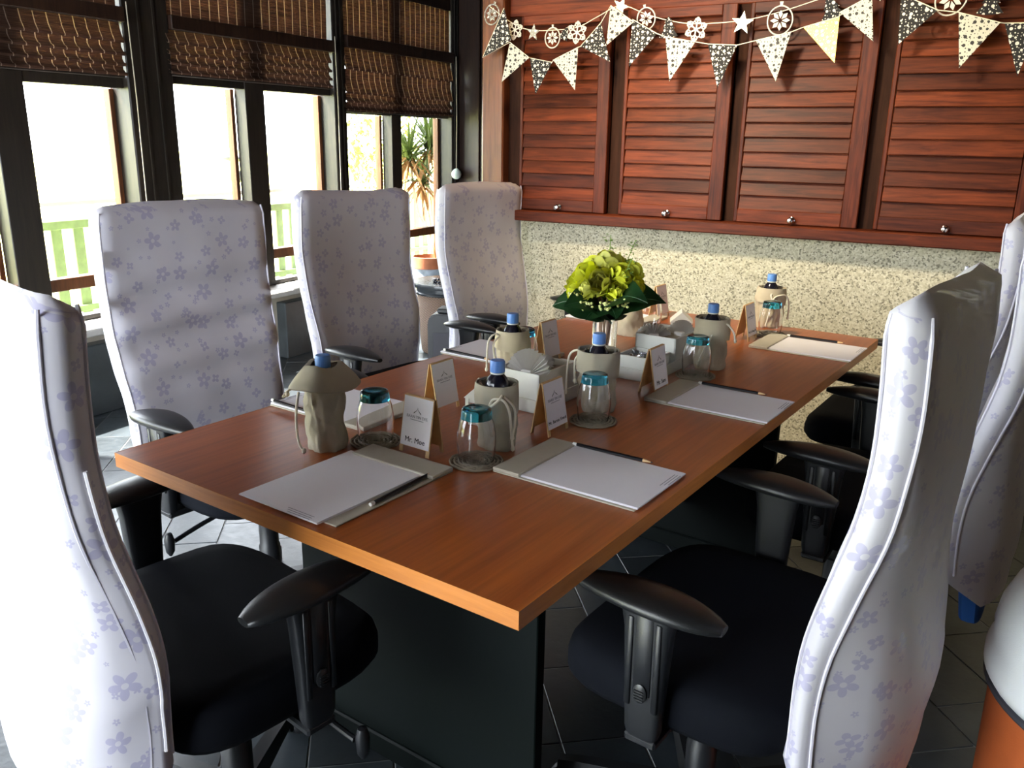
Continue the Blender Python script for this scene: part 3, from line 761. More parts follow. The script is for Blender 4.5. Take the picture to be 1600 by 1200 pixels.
# ------------------------------------------------------------------ tumblers on woven coasters
def glass(x, y, label, clabel, first=[None, None]):
    P = TP(x, y)
    if first[1] is None:
        c = thing('coaster', clabel, 'coaster', P, 0, 'woven round coasters'); bm = B()
        lathe(bm, [(.002, .0005), (.051, .0005), (.052, .0015), (.051, .0025), (.002, .0022)], 40); obj('mat', bm, 'coaster', c)
        bm = B()
        for k in range(6):
            r = .009+k*.0083; n = 44; pts = [V(r*math.cos(2*PI*i/n), r*math.sin(2*PI*i/n), .0028+.0008*math.sin(i*PI*.5+k)) for i in range(n+1)]
            tube(bm, pts, .0024, 5)
        for k in range(16):
            a = k*PI/8; tube(bm, [(.008*math.cos(a), .008*math.sin(a), .0030), (.05*math.cos(a), .05*math.sin(a), .0030)], .0011, 4)
        obj('braid', bm, plain('reed_braid', (.26, .22, .16), .7, .4, 600), c); first[1] = c
    else: dup(first[1], P, x*7, clabel)
    P2 = P+V(0, 0, .0052)
    if first[0] is None:
        g = thing('tumbler', label, 'glass', P2, 0, 'upturned tumblers with blue bases')
        bm = B(); lathe(bm, [(.0335, 0), (.0355, .012), (.0378, .035), (.0372, .055), (.0338, .074), (.0300, .0845), (.0277, .0845), (.0315, .074), (.0350, .055), (.0356, .035), (.0333, .012), (.0313, 0), (.0335, 0)], 36, cap0=False, cap1=False); bmesh.ops.remove_doubles(bm, verts=bm.verts, dist=1e-6); obj('bowl', bm, 'glass', g, angle=60)
        bm = B(); lathe(bm, [(.0005, .0848), (.0270, .0848), (.0300, .0848), (.0288, .098), (.0270, .1035), (.022, .105), (.012, .1040), (.0005, .1035)], 36, cap0=False, cap1=False); bmesh.ops.remove_doubles(bm, verts=bm.verts, dist=1e-3); obj('base', bm, 'blue_glass', g, angle=60); g.children[-1]['label'] = 'blue glass base'
        first[0] = g
    else: dup(first[0], P2, y*3, label)
for a in ((.355, .350, 'upturned tumbler left of the camera-facing name card, beside the collared bag', 'woven coaster left of the camera-facing name card'), (.585, .385, 'upturned tumbler nearest the camera, between the near-end pad and first right pad', 'woven coaster nearest the camera'),
          (.262, 1.015, 'upturned tumbler half hidden behind the tan bag in the middle', 'woven coaster hidden behind the tan bag'), (.640, .735, 'upturned tumbler in front of the bag beside the caddy', 'woven coaster right of the two-word name card'),
          (.668, 1.225, 'upturned tumbler on the right side above the middle pad', 'woven coaster above the clip of the middle right pad'), (.300, 1.700, 'far upturned tumbler behind the bouquet leaves on the window side', 'woven coaster far back behind the crumpled tan bag'), (.655, 1.845, 'farthest upturned tumbler on the right, by the last name card', 'woven coaster farthest back on the right')):
    glass(a[0], a[1], a[2], a[3])

# ------------------------------------------------------------------ bottles in drawstring bags
def bag(x, y, rot, label, blabel, style='cuff', h=.125, lean=0, mat='linen', bottle=True, seed=0, cords=None, r0=.044):
    P = TP(x, y); t = thing('drawstring_bag', label, 'bag', P, TH+rot, 'linen drawstring bags')
    def body(r0, z0, z1, inner=0, n=56, m=26, flare=0, drop=0):
        loops = []
        for i in range(m+1):
            u = i/m; z = z0+(z1-z0)*u; lp = []
            for j in range(n):
                a = 2*PI*j/n; w = noise.noise(V(math.cos(a)*1.5+seed, math.sin(a)*1.5, z*24))*.007+abs(noise.noise(V(math.cos(a)*2.6+seed*2, math.sin(a)*2.6, z*34)))*-.009+noise.noise(V(math.cos(a)*6+seed, math.sin(a)*6, z*90))*.0012+.002
                rr = r0*(1+.05*math.sin(a*2+seed))*(1-.05*u)+w+flare*u**1.2
                rr = max(rr, .0338)
                if z < .008: rr *= .93+.07*z/.008
                lp.append(V(rr*math.cos(a)+lean*z, rr*math.sin(a)*.92, z+(w*.6 if u > .8 else 0)-drop*max(0, math.cos(a-1))*u))
            loops.append(lp)
        return loops
    bm = B(); lp = body(r0, 0, h)
    ins = [[V(p.x*.90+lean*p.z*.1, p.y*.90, p.z) for p in l] for l in reversed(lp[16:])]
    rings(bm, lp+ins, True, False); obj('body', bm, mat, t, angle=70)
    bm = B()
    if style == 'collar':     # the mouth folded outward like a skirt
        lp = []
        for r, z in ((.026, h+.030), (.034, h+.032), (.046, h+.020), (.060, h+.004), (.068, h-.008), (.065, h-.011), (.056, h+.002), (.040, h+.012)):
            lp.append([V((r+.004*math.sin(3*2*PI*j/36+seed)*(r/.06))*math.cos(2*PI*j/36), (r+.003*math.sin(4*2*PI*j/36))*math.sin(2*PI*j/36), z+.003*math.sin(3*2*PI*j/36)) for j in range(36)])
        rings(bm, lp, False, False); obj('folded_collar', bm, mat, t, angle=70)
    else:
        lo = h-.050
        out = []
        for i in range(9):
            u = i/8; z = lo+(h+.003-lo)*u
            out.append([V((r0+.005-.002*u+noise.noise(V(math.cos(2*PI*j/36)*2+seed, math.sin(2*PI*j/36)*2, z*25))*.006)*math.cos(2*PI*j/36)+lean*z, .96*(r0+.005-.002*u)*math.sin(2*PI*j/36), z-(.006*math.cos(2*PI*j/36-.6) if u < .2 else 0)) for j in range(36)])
        inn = [[V(p.x*.93, p.y*.93, p.z) for p in l] for l in reversed(out)]
        rings(bm, out+inn, False, False); obj('cuff', bm, mat, t, angle=70)
    for c in (cords or []):
        bm = B(); pts = smooth_pts(c, 6); tube(bm, pts, .0026, 7)
        lathe(bm, [(.001, -.006), (.004, -.003), (.0045, .001), (.003, .005), (.001, .006)], 8, pts[-1]+V(0, 0, .002)); obj('drawstring', bm, 'cord', t)
    if bottle:
        bt = thing('water_bottle', blabel, 'bottle', P+V(0, 0, .003), TH+rot, 'water bottles with blue caps')
        tz = .012 if style == 'collar' else 0
        bm = B(); lathe(bm, [(.023, 0), (.027, .004), (.0278, .105+tz), (.026, .120+tz), (.020, .138+tz), (.0125, .147+tz), (.0125, .153+tz)], 28); obj('body', bm, 'bottle', bt)
        bm = B(); lp = []
        for r, z in ((.0140, .151), (.0150, .1515), (.0150, .1715), (.0135, .1745), (.009, .1750)): lp.append([V((r-(.0006 if (j % 2 and r > .0145) else 0))*math.cos(2*PI*j/48), (r-(.0006 if (j % 2 and r > .0145) else 0))*math.sin(2*PI*j/48), z+tz) for j in range(48)])
        rings(bm, lp); obj('cap', bm, 'cap', bt, angle=30)
        bm = B(); lathe(bm, [(.0135, .1475+tz), (.0145, .148+tz), (.0145, .1505+tz), (.0135, .151+tz)], 28); obj('neck_ring', bm, 'white_wood', bt)
def loop_cord(x, y, z, dx, dy, drop):
    return [[(x, y, z), (x+dx*.3, y+dy*.3, z+.006), (x+dx*.8, y+dy*.8, z-.004), (x+dx, y+dy, z-.03), (x+dx*1.05, y+dy*1.05, z-drop)],
            [(x, y, z), (x+dx*.5, y+dy*.4, z-.02), (x+dx*.35, y+dy*.5, z-drop*.7)]]
bag(.300, .268, R(20), 'linen bag with mouth folded out like a collar, nearest the window-side corner', 'water bottle in the collared bag, only its blue cap showing', 'collar', .141, 0, 'linen_dark', True, 1, r0=.037, cords=[[(-.055, -.02, .125), (-.064, -.03, .118), (-.070, -.035, .108), (-.062, -.032, .112)], [(-.03, -.045, .125), (-.033, -.054, .08), (-.030, -.056, .03), (-.02, -.055, .008)]])
bag(.560, .485, R(-10), 'foreground linen bag with long looped cord between the two name cards', 'water bottle in the foreground looped-cord bag', 'cuff', .130, 0, 'linen_dark', True, 2, r0=.041, cords=
    [[(.035, -.02, .118), (.044, -.035, .115), (.040, -.048, .105), (.030, -.050, .098), (.026, -.042, .105), (.034, -.040, .113), (.050, -.030, .110), (.058, -.022, .085), (.060, -.018, .04), (.060, -.014, .010)],
     [(.040, -.02, .115), (.048, .0, .09), (.050, .0, .055), (.054, -.01, .03)], [(-.035, -.01, .120), (-.043, -.01, .132), (-.046, -.01, .118)]])
bag(.318, .880, R(30), 'tan linen bag behind the foreground one, standing beside the middle window-side pad', 'water bottle in the tan bag by the middle window-side pad', 'cuff', .134, 0, 'linen', True, 3, r0=.040, cords=loop_cord(-.030, -.030, .126, -.028, -.016, .085))
bag(.598, .822, R(-20), 'linen bag with cord on its left, beside the caddy and the second right tumbler', 'water bottle in the bag beside the caddy', 'cuff', .137, 0, 'linen_dark', True, 4, r0=.046, cords=loop_cord(-.025, -.030, .130, -.028, -.016, .100))
bag(.300, 1.565, R(40), 'crumpled tan bag behind the vase, no cap showing', '', 'cuff', .150, -.10, 'linen', False, 5, None)
bag(.660, 1.335, R(5), 'linen bag with cord hanging right, behind the middle right tumbler', 'water bottle behind the middle right tumbler', 'cuff', .137, 0, 'linen', True, 6,
    [[(.020, -.030, .128), (.012, -.046, .09), (-.004, -.054, .05), (-.012, -.062, .020)], [(.022, -.028, .128), (.045, -.015, .128), (.062, -.005, .105), (.066, 0, .08)]])
bag(.605, 2.02-.05, R(15), 'farthest linen bag, in front of the pebble wall', 'farthest water bottle, by the pebble wall', 'cuff', .131, .02, 'linen', True, 7,
    [[(.015, -.035, .120), (.005, -.048, .115), (.012, -.050, .100), (.022, -.044, .110), (.05, -.02, .112), (.062, 0, .08), (.062, .01, .03)], [(.012, -.040, .115), (.004, -.052, .06), (-.004, -.054, .012)]])

# ------------------------------------------------------------------ white caddies, napkins, candies, lanterns
def caddy(x, y, rot, label):
    t = thing('table_caddy', label, 'caddy', TP(x, y), TH+rot, 'white wooden caddies along the table centre')
    def tray(name, a, b, h, w=.004, z0=0):
        bm = B(); (x0, y0), (x1, y1) = a, b
        span(bm, (x0, y0, z0), (x1, y1, z0+.004))
        for p, q in (((x0, y0), (x1, y0+w)), ((x0, y1-w), (x1, y1)), ((x0, y0), (x0+w, y1)), ((x1-w, y0), (x1, y1))): span(bm, (*p, z0), (*q, z0+h))
        return obj(name, bm, 'white_wood', t, smooth=False)
    tray('base_tray', (-.062, -.150), (.062, .155), .030)
    tray('napkin_box', (-.060, -.005), (.060, .150), .086, .005, .004)
    bm = B(); span(bm, (-.055, 0, .050), (.055, .145, .074)); obj('lid', bm, 'board', t, smooth=False)
    tray('candy_bowl', (-.052, -.125), (.052, -.020), .052, .005, .004)
    bm = B(); span(bm, (-.048, -.121, .012), (.048, -.024, .034)); obj('bowl_floor', bm, 'white_wood', t, smooth=False)
    bm = B(); lathe(bm, [(.002, 0), (.003, 0), (.003, .002), (.001, .003)], 8, (.035, .0, .082)); bmesh.ops.rotate(bm, cent=(.035, .0, .082), matrix=Matrix.Rotation(R(90), 3, 'X'), verts=bm.verts); obj('screw', bm, 'ink', t)
    return t
c1 = (.455, .855, PI); c2 = (.545, 1.235, 0)
caddy(*c1, 'white wooden caddy nearer the camera, napkin box towards the two-word name card')
caddy(*c2, 'white wooden caddy farther back, beside the flower vase')
def onc(c, x, y): 
    v = Matrix.Rotation(c[2], 3, 'Z') @ V(x, y, 0); return c[0]+v.x, c[1]+v.y
def napkin(c, x, y, rot, label, size=.062, tilt=0):
    px, py = onc(c, x, y)
    t = tag(None or thing('napkin', label, 'napkin', TP(px, py, .074), TH+rot, 'fan-folded napkins in the caddies'), None)
    bm = B(); lp = [[], []]; n = 14
    for k in range(2*n+1):
        a = R(12)+R(156)*k/(2*n); zig = .0045*(1 if k % 2 else -1)
        lp[0].append(V(.006*math.cos(a), zig*.25, .002+.004*math.sin(a))); lp[1].append(V(size*math.cos(a), zig*1.5+.012*math.sin(a), .002+size*1.0*math.sin(a)))
    rings(bm, lp, False, False, False); bmesh.ops.solidify(bm, geom=bm.faces[:], thickness=.0012)
    bmesh.ops.rotate(bm, matrix=Matrix.Rotation(tilt, 3, 'X'), verts=bm.verts)
    v = min(q.co.z for q in bm.verts); bmesh.ops.translate(bm, vec=(0, 0, -v), verts=bm.verts)
    obj('fan', bm, 'napkin', t, smooth=False)
    bm = B(); box(bm, (0, 0, .006), (.03, .018, .012), None, .003); obj('folded_base', bm, 'napkin', t)
napkin(c1, -.005, .115, R(0), 'fan-folded napkin in the nearer caddy, opened like a shell towards the camera', .060)
napkin(c1, .005, .055, R(-25), 'smaller folded napkin behind the shell-like one in the nearer caddy', .040, R(-30))
napkin(c2, -.025, .035, R(30), 'napkin lying over the near edge of the farther caddy box', .050, R(-40))
napkin(c2, .020, .105, R(-10), 'scalloped napkin standing at the back of the farther caddy', .046, R(-10))
cm = None
for c, tag_ in ((c1, 'nearer'), (c2, 'farther')):
    for k in range(12):
        x = -.034+.0225*(k % 4)+random.uniform(-.003, .003); y = -.105+.030*(k//4)+random.uniform(-.004, .004)
        px, py = onc(c, x, y); pos = TP(px, py, .042+random.uniform(0, .007))
        if cm is None:
            bm = B(); bmesh.ops.create_icosphere(bm, subdivisions=2, radius=.0085)
            for v in bm.verts: v.co *= 1+.18*noise.noise(v.co*260); v.co.z *= .75
            for s in (-1, 1): rings(bm, [[V(s*.007, .0022*math.cos(2*PI*j/8), .0022*math.sin(2*PI*j/8)) for j in range(8)], [V(s*.0145, .0065*math.cos(2*PI*j/8), .004*math.sin(2*PI*j/8)+.001*(j % 2)) for j in range(8)]])
            o = obj('candy', bm, 'candy', None, angle=25); cm = o.data
        else: o = bpy.data.objects.new('candy', cm); COL.objects.link(o)
        o.location = pos; o.rotation_euler = (random.uniform(-.4, .4), random.uniform(-.4, .4), random.uniform(0, 6))
        tag(o, 'silver foil-wrapped candy in the %s caddy bowl' % tag_, 'candy', 'foil candies in the %s caddy' % tag_)
def lantern(x, y, rot, label):
    t = thing('house_lantern', label, 'lantern', TP(x, y), TH+rot, 'white house-shaped lanterns'); w, h, d = .028, .060, .028
    bm = B()
    span(bm, (-w, -d, 0), (w, d, .006))
    for s in (-1, 1):
        for q in (-1, 1): span(bm, (s*w-.004, q*d-.004, 0), (s*w+.004, q*d+.004, h))
        span(bm, (-w, s*d-.003, h-.010), (w, s*d+.003, h)); span(bm, (s*w-.003, -d, h-.010), (s*w+.003, d, h)); span(bm, (-.004, s*d-.003, 0), (.004, s*d+.003, h))
    obj('walls', bm, 'white_wood', t, smooth=False)
    bm = B(); prism(bm, [(-w-.007, h), (w+.007, h), (0, h+.032)], 2*d+.012, 'y', -d-.006); obj('roof', bm, 'white_wood', t, smooth=False)
    bm = B(); lathe(bm, [(.016, .006), (.016, .026), (.013, .027), (.002, .026)], 16); obj('candle', bm, 'napkin', t)
lantern(.455, .585, R(10), 'white house-shaped lantern half hidden behind the foreground bag')
lantern(.455, 1.60, R(25), 'white house-shaped lantern behind the farther caddy, left of the right-hand bag')
#MARK_FLOWERS
# ------------------------------------------------------------------ vase and bouquet
VX, VY = .440, 1.135
vp = TP(VX, VY)
t = thing('glass_vase', 'clear glass cylinder vase under the yellow bouquet', 'vase', vp)
bm = B(); lathe(bm, [(.0005, .0005), (.031, .0005), (.0325, .003), (.0335, .160), (.0310, .160), (.0300, .012), (.0005, .011)], 36, cap0=False, cap1=False); bmesh.ops.remove_doubles(bm, verts=bm.verts, dist=1e-5); obj('wall', bm, 'glass', t, angle=50)
bq = thing('flower_bouquet', 'round bouquet of yellow-green blooms with big dark leaves in the vase', 'flowers', vp+V(0, 0, .013))
bm = B()
for k in range(9):
    a = k*.7; tube(bm, smooth_pts([(.017*math.cos(a), .017*math.sin(a), 0), (.012*math.cos(a+2), .012*math.sin(a+2), .08), (.016*math.cos(a+2.4), .016*math.sin(a+2.4), .165), (.045*math.cos(a+2.4), .045*math.sin(a+2.4), .225)], 4), .003, 6)
obj('stems', bm, plain('pinkish_stem', (.46, .30, .20), .6), bq)
def petal(bm, M4, w, l, cup):
    g = []
    for i in range(5):
        u = i/4; row = []
        for j in range(-2, 3):
            v = j/2; ww = w*(.45+.62*math.sin(PI*.5*min(1, 1.5*u)))*(1 if u < .9 else .72)
            row.append(M4 @ V(v*ww, -cup*math.sin(u*PI*.62)+.25*w*v*v*(.3+u)-.006*u**4*3, l*u+.1*l*math.sin(v*5)*u*.15-.15*l*v*v*u))
        g.append(row)
    rings(bm, g, False, False, False)
def bloom_bm(seed):
    rnd = random.Random(seed); bm = B()
    for ring, (n, tilt, rad, l, w) in enumerate(((3, 4, .003, .022, .011), (5, 14, .007, .028, .014), (6, 32, .011, .032, .018), (7, 58, .013, .035, .020), (7, 84, .013, .036, .021))):
        for k in range(n):
            a = 2*PI*(k+.5*(ring % 2))/n+rnd.uniform(-.2, .2)
            M4 = Matrix.Rotation(a, 4, 'Z') @ Matrix.Translation((0, rad*.5, .002*(4-ring))) @ Matrix.Rotation(-R(tilt+rnd.uniform(-7, 7)), 4, 'X')
            petal(bm, M4, w*rnd.uniform(.9, 1.1), l*rnd.uniform(.9, 1.1), -.006)
    bmesh.ops.solidify(bm, geom=bm.faces[:], thickness=.0006)
    return bm
bl = [None, None]
spots = [(0, 0, .262, 1.15), (.052, -.030, .235, 1.1), (-.050, -.036, .232, 1.15), (.010, -.070, .222, 1.05), (.060, .040, .240, 1.05), (-.055, .038, .246, 1.0), (.000, .060, .250, 1.0), (.092, -.012, .208, .95), (-.090, -.010, .206, 1.05), (-.030, -.072, .205, .9), (.058, -.070, .205, .85), (-.072, -.062, .196, .85)]
for k, (x, y, z, s) in enumerate(spots):
    i = 0 if k % 3 else 1
    if bl[i] is None: o = obj('bloom', bloom_bm(k+3), 'bloom' if i == 0 else 'bloom_mid', bq, angle=60); bl[i] = o.data
    else: o = link('bloom', bl[i], bq)
    d = V(x, y, .085-.3*math.hypot(x, y)).normalized(); q = d.to_track_quat('Z', 'Y')
    o.location = (x*.82, y*.82, .200+(z-.196)*1.0); o.rotation_mode = 'QUATERNION'; o.rotation_quaternion = q; o.scale = (s*.93,)*3
def leaf_bm(l, w, bend, fold):
    bm = B(); g = []
    for i in range(11):
        u = i/10; ww = w*math.sin(PI*min(1, .06+.94*u)**.75)**.85 if u < 1 else .0005
        row = []
        for j in range(-3, 4):
            v = j/3; row.append(V(v*ww, l*u*math.cos(bend*u*.5), fold*abs(v)*ww+.004*math.sin(u*14+v*2)*abs(v)+l*.62*math.sin(u*2.2)*.55-bend*.06*u*u))
        g.append(row)
    rings(bm, g, False, False, False); bmesh.ops.solidify(bm, geom=bm.faces[:], thickness=.0008)
    for s in (0,):
        pts = [V(0, l*u*math.cos(bend*u*.5), l*.62*math.sin(u*2.2)*.55-bend*.06*u*u+.0006) for u in [q/10 for q in range(11)]]
        tube(bm, pts, .0011, 5)
    return bm
for k, (az, l, w, bend, fold, z, tlt) in enumerate([(192, .150, .058, .6, .2, .138, 20), (232, .150, .066, .3, .25, .132, 26), (268, .135, .070, .4, .2, .130, 16), (306, .140, .070, .5, .2, .132, 20), (342, .185, .062, .5, .2, .138, 30), (20, .170, .055, .5, .3, .14, 28), (75, .140, .05, .5, .3, .14, 20), (120, .14, .05, .6, .3, .14, 18), (156, .165, .052, .6, .3, .14, 22)]):
    o = obj('leaf', leaf_bm(l, w, bend, fold), 'leaf', bq, angle=60); o.location = (0, 0, z); o.rotation_euler = (R(tlt-14), R(42*math.cos(R(az-22))), R(az-90))
for k, (az, r, z0, z1) in enumerate([(30, .07, .22, .335), (100, .02, .24, .345), (330, .10, .20, .300), (300, .05, .17, .215), (215, .07, .16, .205), (260, .03, .18, .200)]):
    bm = B(); a = R(az); e = V(r*math.cos(a), r*math.sin(a), z1); b0 = V(r*.5*math.cos(a), r*.5*math.sin(a), z0); tube(bm, [b0, (b0+e)/2+V(0, 0, .01), e], .0011, 5)
    rnd = random.Random(k)
    for q in range(26):
        c = b0.lerp(e, .35+.65*rnd.random())+V(rnd.uniform(-.013, .013), rnd.uniform(-.013, .013), rnd.uniform(-.006, .006)); box(bm, c, (.006, .0025, .0012), Matrix.Rotation(rnd.uniform(0, 3), 3, 'Z') @ Matrix.Rotation(rnd.uniform(-1, 1), 3, 'X'))
    obj('sprig', bm, 'sprig', bq, smooth=False)
for k, (x, y, z) in enumerate([(-.055, -.085, .19), (.035, -.10, .18), (.075, -.075, .19), (-.01, -.095, .172)]):
    bm = B(); rnd = random.Random(40+k)
    for q in range(16):
        v0 = V(x+rnd.uniform(-.017, .017), y+rnd.uniform(-.012, .012), z+rnd.uniform(-.012, .014)); bmesh.ops.create_icosphere(bm, subdivisions=1, radius=.0042, matrix=Matrix.Translation(v0))
    tag(obj('filler_flower', bm, 'bloom_pale', bq), 'small pale cluster flowers')

# ------------------------------------------------------------------ bunting and garland on the shutters
YB = 3.335
bun = thing('pennant_bunting', 'string of dotted black and white triangular pennants along the shutters', 'bunting', (0, YB, 0))
tri = [('b', (-1.899, 1.864), (-2.004, 1.671), (-1.863, 1.738)), ('w', (-1.866, 1.728), (-1.772, 1.664), (-1.904, 1.57)), ('b', (-1.775, 1.664), (-1.67, 1.644), (-1.744, 1.519)), ('w', (-1.658, 1.651), (-1.546, 1.697), (-1.554, 1.532)),
       ('b', (-1.541, 1.701), (-1.455, 1.786), (-1.409, 1.639)), ('w', (-1.414, 1.847), (-1.314, 1.782), (-1.426, 1.70)), ('b', (-1.32, 1.792), (-1.216, 1.736), (-1.326, 1.618)), ('w', (-1.179, 1.723), (-1.059, 1.70), (-1.152, 1.56)),
       ('b', (-1.013, 1.692), (-.901, 1.684), (-.963, 1.534)), ('w', (-.83, 1.696), (-.706, 1.72), (-.744, 1.553)), ('g', (-.668, 1.735), (-.548, 1.765), (-.547, 1.612)), ('w', (-.549, 1.777), (-.449, 1.827), (-.427, 1.679)),
       ('b', (-.357, 1.825), (-.238, 1.769), (-.347, 1.664)), ('w', (-.174, 1.758), (-.048, 1.721), (-.148, 1.585)), ('b', (-.036, 1.72), (.06, 1.717), (.026, 1.556)), ('w', (.10, 1.73), (.21, 1.76), (.17, 1.60))]
cordpts = []
for k, (c, a, b, d) in enumerate(tri):
    y = -.004 if k % 2 else .004; y += (k % 3)*.003
    bm = B(); prism(bm, [a, b, d], .0022, 'y', y)
    o = obj('pennant', bm, {'b': 'pen_black', 'w': 'pen_white', 'g': 'pen_lamp_gleam'}[c], bun, smooth=False)
    if c == 'g': o['label'] = 'glossy black pennant, its warm lamp gleam painted on as gold'
    cordpts += [V(a[0], y+.001, a[1]), V(b[0], y+.001, b[1])]
bm = B(); tube(bm, cordpts, .0018, 5); obj('string', bm, 'cord', bun)
gar = thing('ornament_garland', 'thin garland of cut-out stars, snowflakes, baubles and small trees above the pennants', 'garland', (0, YB+.035, 0))
def g_obj(name, bm, mat, x, z, rot=0, lab=None):
    o = obj(name, bm, mat, gar, smooth=False); o.location = (x, 0, z); o.rotation_euler = (0, rot, random.uniform(-.12, .12))
    if lab: o['label'] = lab
def star_bm(r, n=5, inner=.42):
    bm = B(); p = [((r if k % 2 == 0 else r*inner)*math.sin(PI*k/n), (r if k % 2 == 0 else r*inner)*math.cos(PI*k/n)) for k in range(2*n)]; prism(bm, p, .003, 'y', -.0015); return bm
def bar(bm, a, b, w, d=.002):
    a, b = Vector(a), Vector(b); v = (b-a).normalized(); nrm = V(-v.y, v.x)*w
    prism(bm, [(a+nrm)[:2], (b+nrm)[:2], (b-nrm)[:2], (a-nrm)[:2]], d, 'y', -d/2)
def flake_bm(r, arms=6, frill=True):
    bm = B(); 
    for k in range(arms):
        a = 2*PI*k/arms; d = V(math.sin(a), math.cos(a)); p = V(-d.y, d.x)
        bar(bm, d*r*.05, d*r, r*.06)
        for q, l in ((.45, .24), (.68, .24)):
            for s in (-1, 1): bar(bm, d*r*q, d*r*(q+l*.75)+p*s*r*l, r*.045)
        if frill:
            a2 = a+PI/arms; d2 = V(math.sin(a2), math.cos(a2)); e = V(math.sin(a+2*PI/arms), math.cos(a+2*PI/arms))
            bar(bm, d*r+p*-.0, d*r*.80-p*r*.2, r*.055); bar(bm, d*r, d*r*.80+p*r*.2, r*.055)
            bar(bm, d*r*.80-p*r*.2, d2*r*.62, r*.05); bar(bm, e*r*.80+V(-e.y, e.x)*r*.2, d2*r*.62, r*.05)
    c = [(r*.16*math.sin(2*PI*k/12), r*.16*math.cos(2*PI*k/12)) for k in range(12)]; prism(bm, c, .003, 'y', -.0015)
    return bm
def bauble_bm(r):
    bm = B(); pts = [V(r*math.sin(2*PI*k/36), 0, r*1.12*math.cos(2*PI*k/36)) for k in range(37)]; tube(bm, pts, .0028, 6)
    bar(bm, (0, r*1.12), (0, r*1.38), r*.12); bar(bm, (-r*.14, r*1.40), (r*.14, r*1.40), .002)
    for k in range(8):
        a = 2*PI*k/8; d = V(math.sin(a), math.cos(a)); p = V(-d.y, d.x); prism(bm, [(d*r*.14)[:2], (d*r*.5+p*r*.17)[:2], (d*r*.80)[:2], (d*r*.5-p*r*.17)[:2]], .002, 'y', -.001)
    return bm
def tree_bm(h):
    bm = B(); pts = [(-.50, -.5), (-.22, -.10), (-.34, -.12), (-.14, .22), (-.22, .2), (0, .5), (.22, .2), (.14, .22), (.34, -.12), (.22, -.10), (.50, -.5), (.1, -.56), (-.1, -.56)]
    prism(bm, [(x*h, z*h) for x, z in pts], .0025, 'y', -.001); return bm
g_obj('bauble', bauble_bm(.036), 'sparkle', -1.976, 1.846, .3); g_obj('snowflake', flake_bm(.040), 'cutout', -1.862, 1.78, .2); g_obj('star', star_bm(.034), 'sparkle', -1.773, 1.766, .1); g_obj('bauble', bauble_bm(.035), 'cutout', -1.683, 1.742)
g_obj('tree', tree_bm(.05), 'pen_black', -1.625, 1.76, .5); g_obj('snowflake', flake_bm(.043), 'cutout', -1.572, 1.758, .1); g_obj('star', star_bm(.036), 'gold', -1.384, 1.846, .4); g_obj('bauble', bauble_bm(.036), 'cutout', -1.275, 1.796, -.2)
g_obj('tree', tree_bm(.075), 'pen_black', -1.181, 1.764, -.05); g_obj('snowflake', flake_bm(.044), 'cutout', -1.071, 1.748, .15); g_obj('star', star_bm(.042), 'gold', -.895, 1.763, .1, 'shiny gold star'); g_obj('bauble', bauble_bm(.044), 'cutout', -.758, 1.765)
g_obj('tree', tree_bm(.08), 'pen_black', -.586, 1.805, -.3); g_obj('star', star_bm(.04), 'gold', -.43, 1.85, .5); g_obj('snowflake', flake_bm(.044), 'cutout', -.32, 1.87, .3); g_obj('bauble', bauble_bm(.046), 'cutout', -.204, 1.805, .5); g_obj('tree', tree_bm(.08), 'pen_black', -.085, 1.795, .0); g_obj('star', star_bm(.04), 'gold', .06, 1.84)
bm = B(); tube(bm, smooth_pts([(-1.99, .002, 1.88), (-1.862, .002, 1.80), (-1.773, .002, 1.775), (-1.683, .002, 1.772), (-1.572, .002, 1.778), (-1.48, .002, 1.815), (-1.384, .002, 1.850), (-1.275, .002, 1.812), (-1.181, .002, 1.785), (-1.071, .002, 1.768), (-.895, .002, 1.772), (-.758, .002, 1.795), (-.586, .002, 1.840), (-.43, .002, 1.87), (-.2, .002, 1.85), (.06, .002, 1.86)], 5), .0018, 5); obj('string', bm, 'cord', gar)

# ------------------------------------------------------------------ stool at the right edge
st = thing('round_stool', 'round stool with puffy white cushion and black piping on an orange drum', 'stool', (.372, 1.55, 0))
bm = B(); lathe(bm, [(.225, 0), (.236, .006), (.240, .22), (.243, .445)], 48); obj('drum', bm, 'orange', st)
bm = B(); lp = []
for r, z in ((.246, .450), (.258, .470), (.259, .495), (.249, .515), (.252, .54), (.248, .575), (.233, .612), (.20, .640), (.14, .660), (.06, .668)):
    lp.append([V(r*math.cos(2*PI*j/64)*(1+.006*noise.noise(V(math.cos(2*PI*j/64)*3, math.sin(2*PI*j/64)*3, z*20))), r*math.sin(2*PI*j/64)*(1+.012*noise.noise(V(math.cos(2*PI*j/64)*3, math.sin(2*PI*j/64)*3, z*20))), z) for j in range(64)])
rings(bm, lp); obj('cushion', bm, 'white_cloth', st, angle=60)
bm = B(); tube(bm, [V(.249*math.cos(2*PI*j/64), .249*math.sin(2*PI*j/64), .449) for j in range(65)], .0065, 8); obj('piping', bm, 'ink', st)

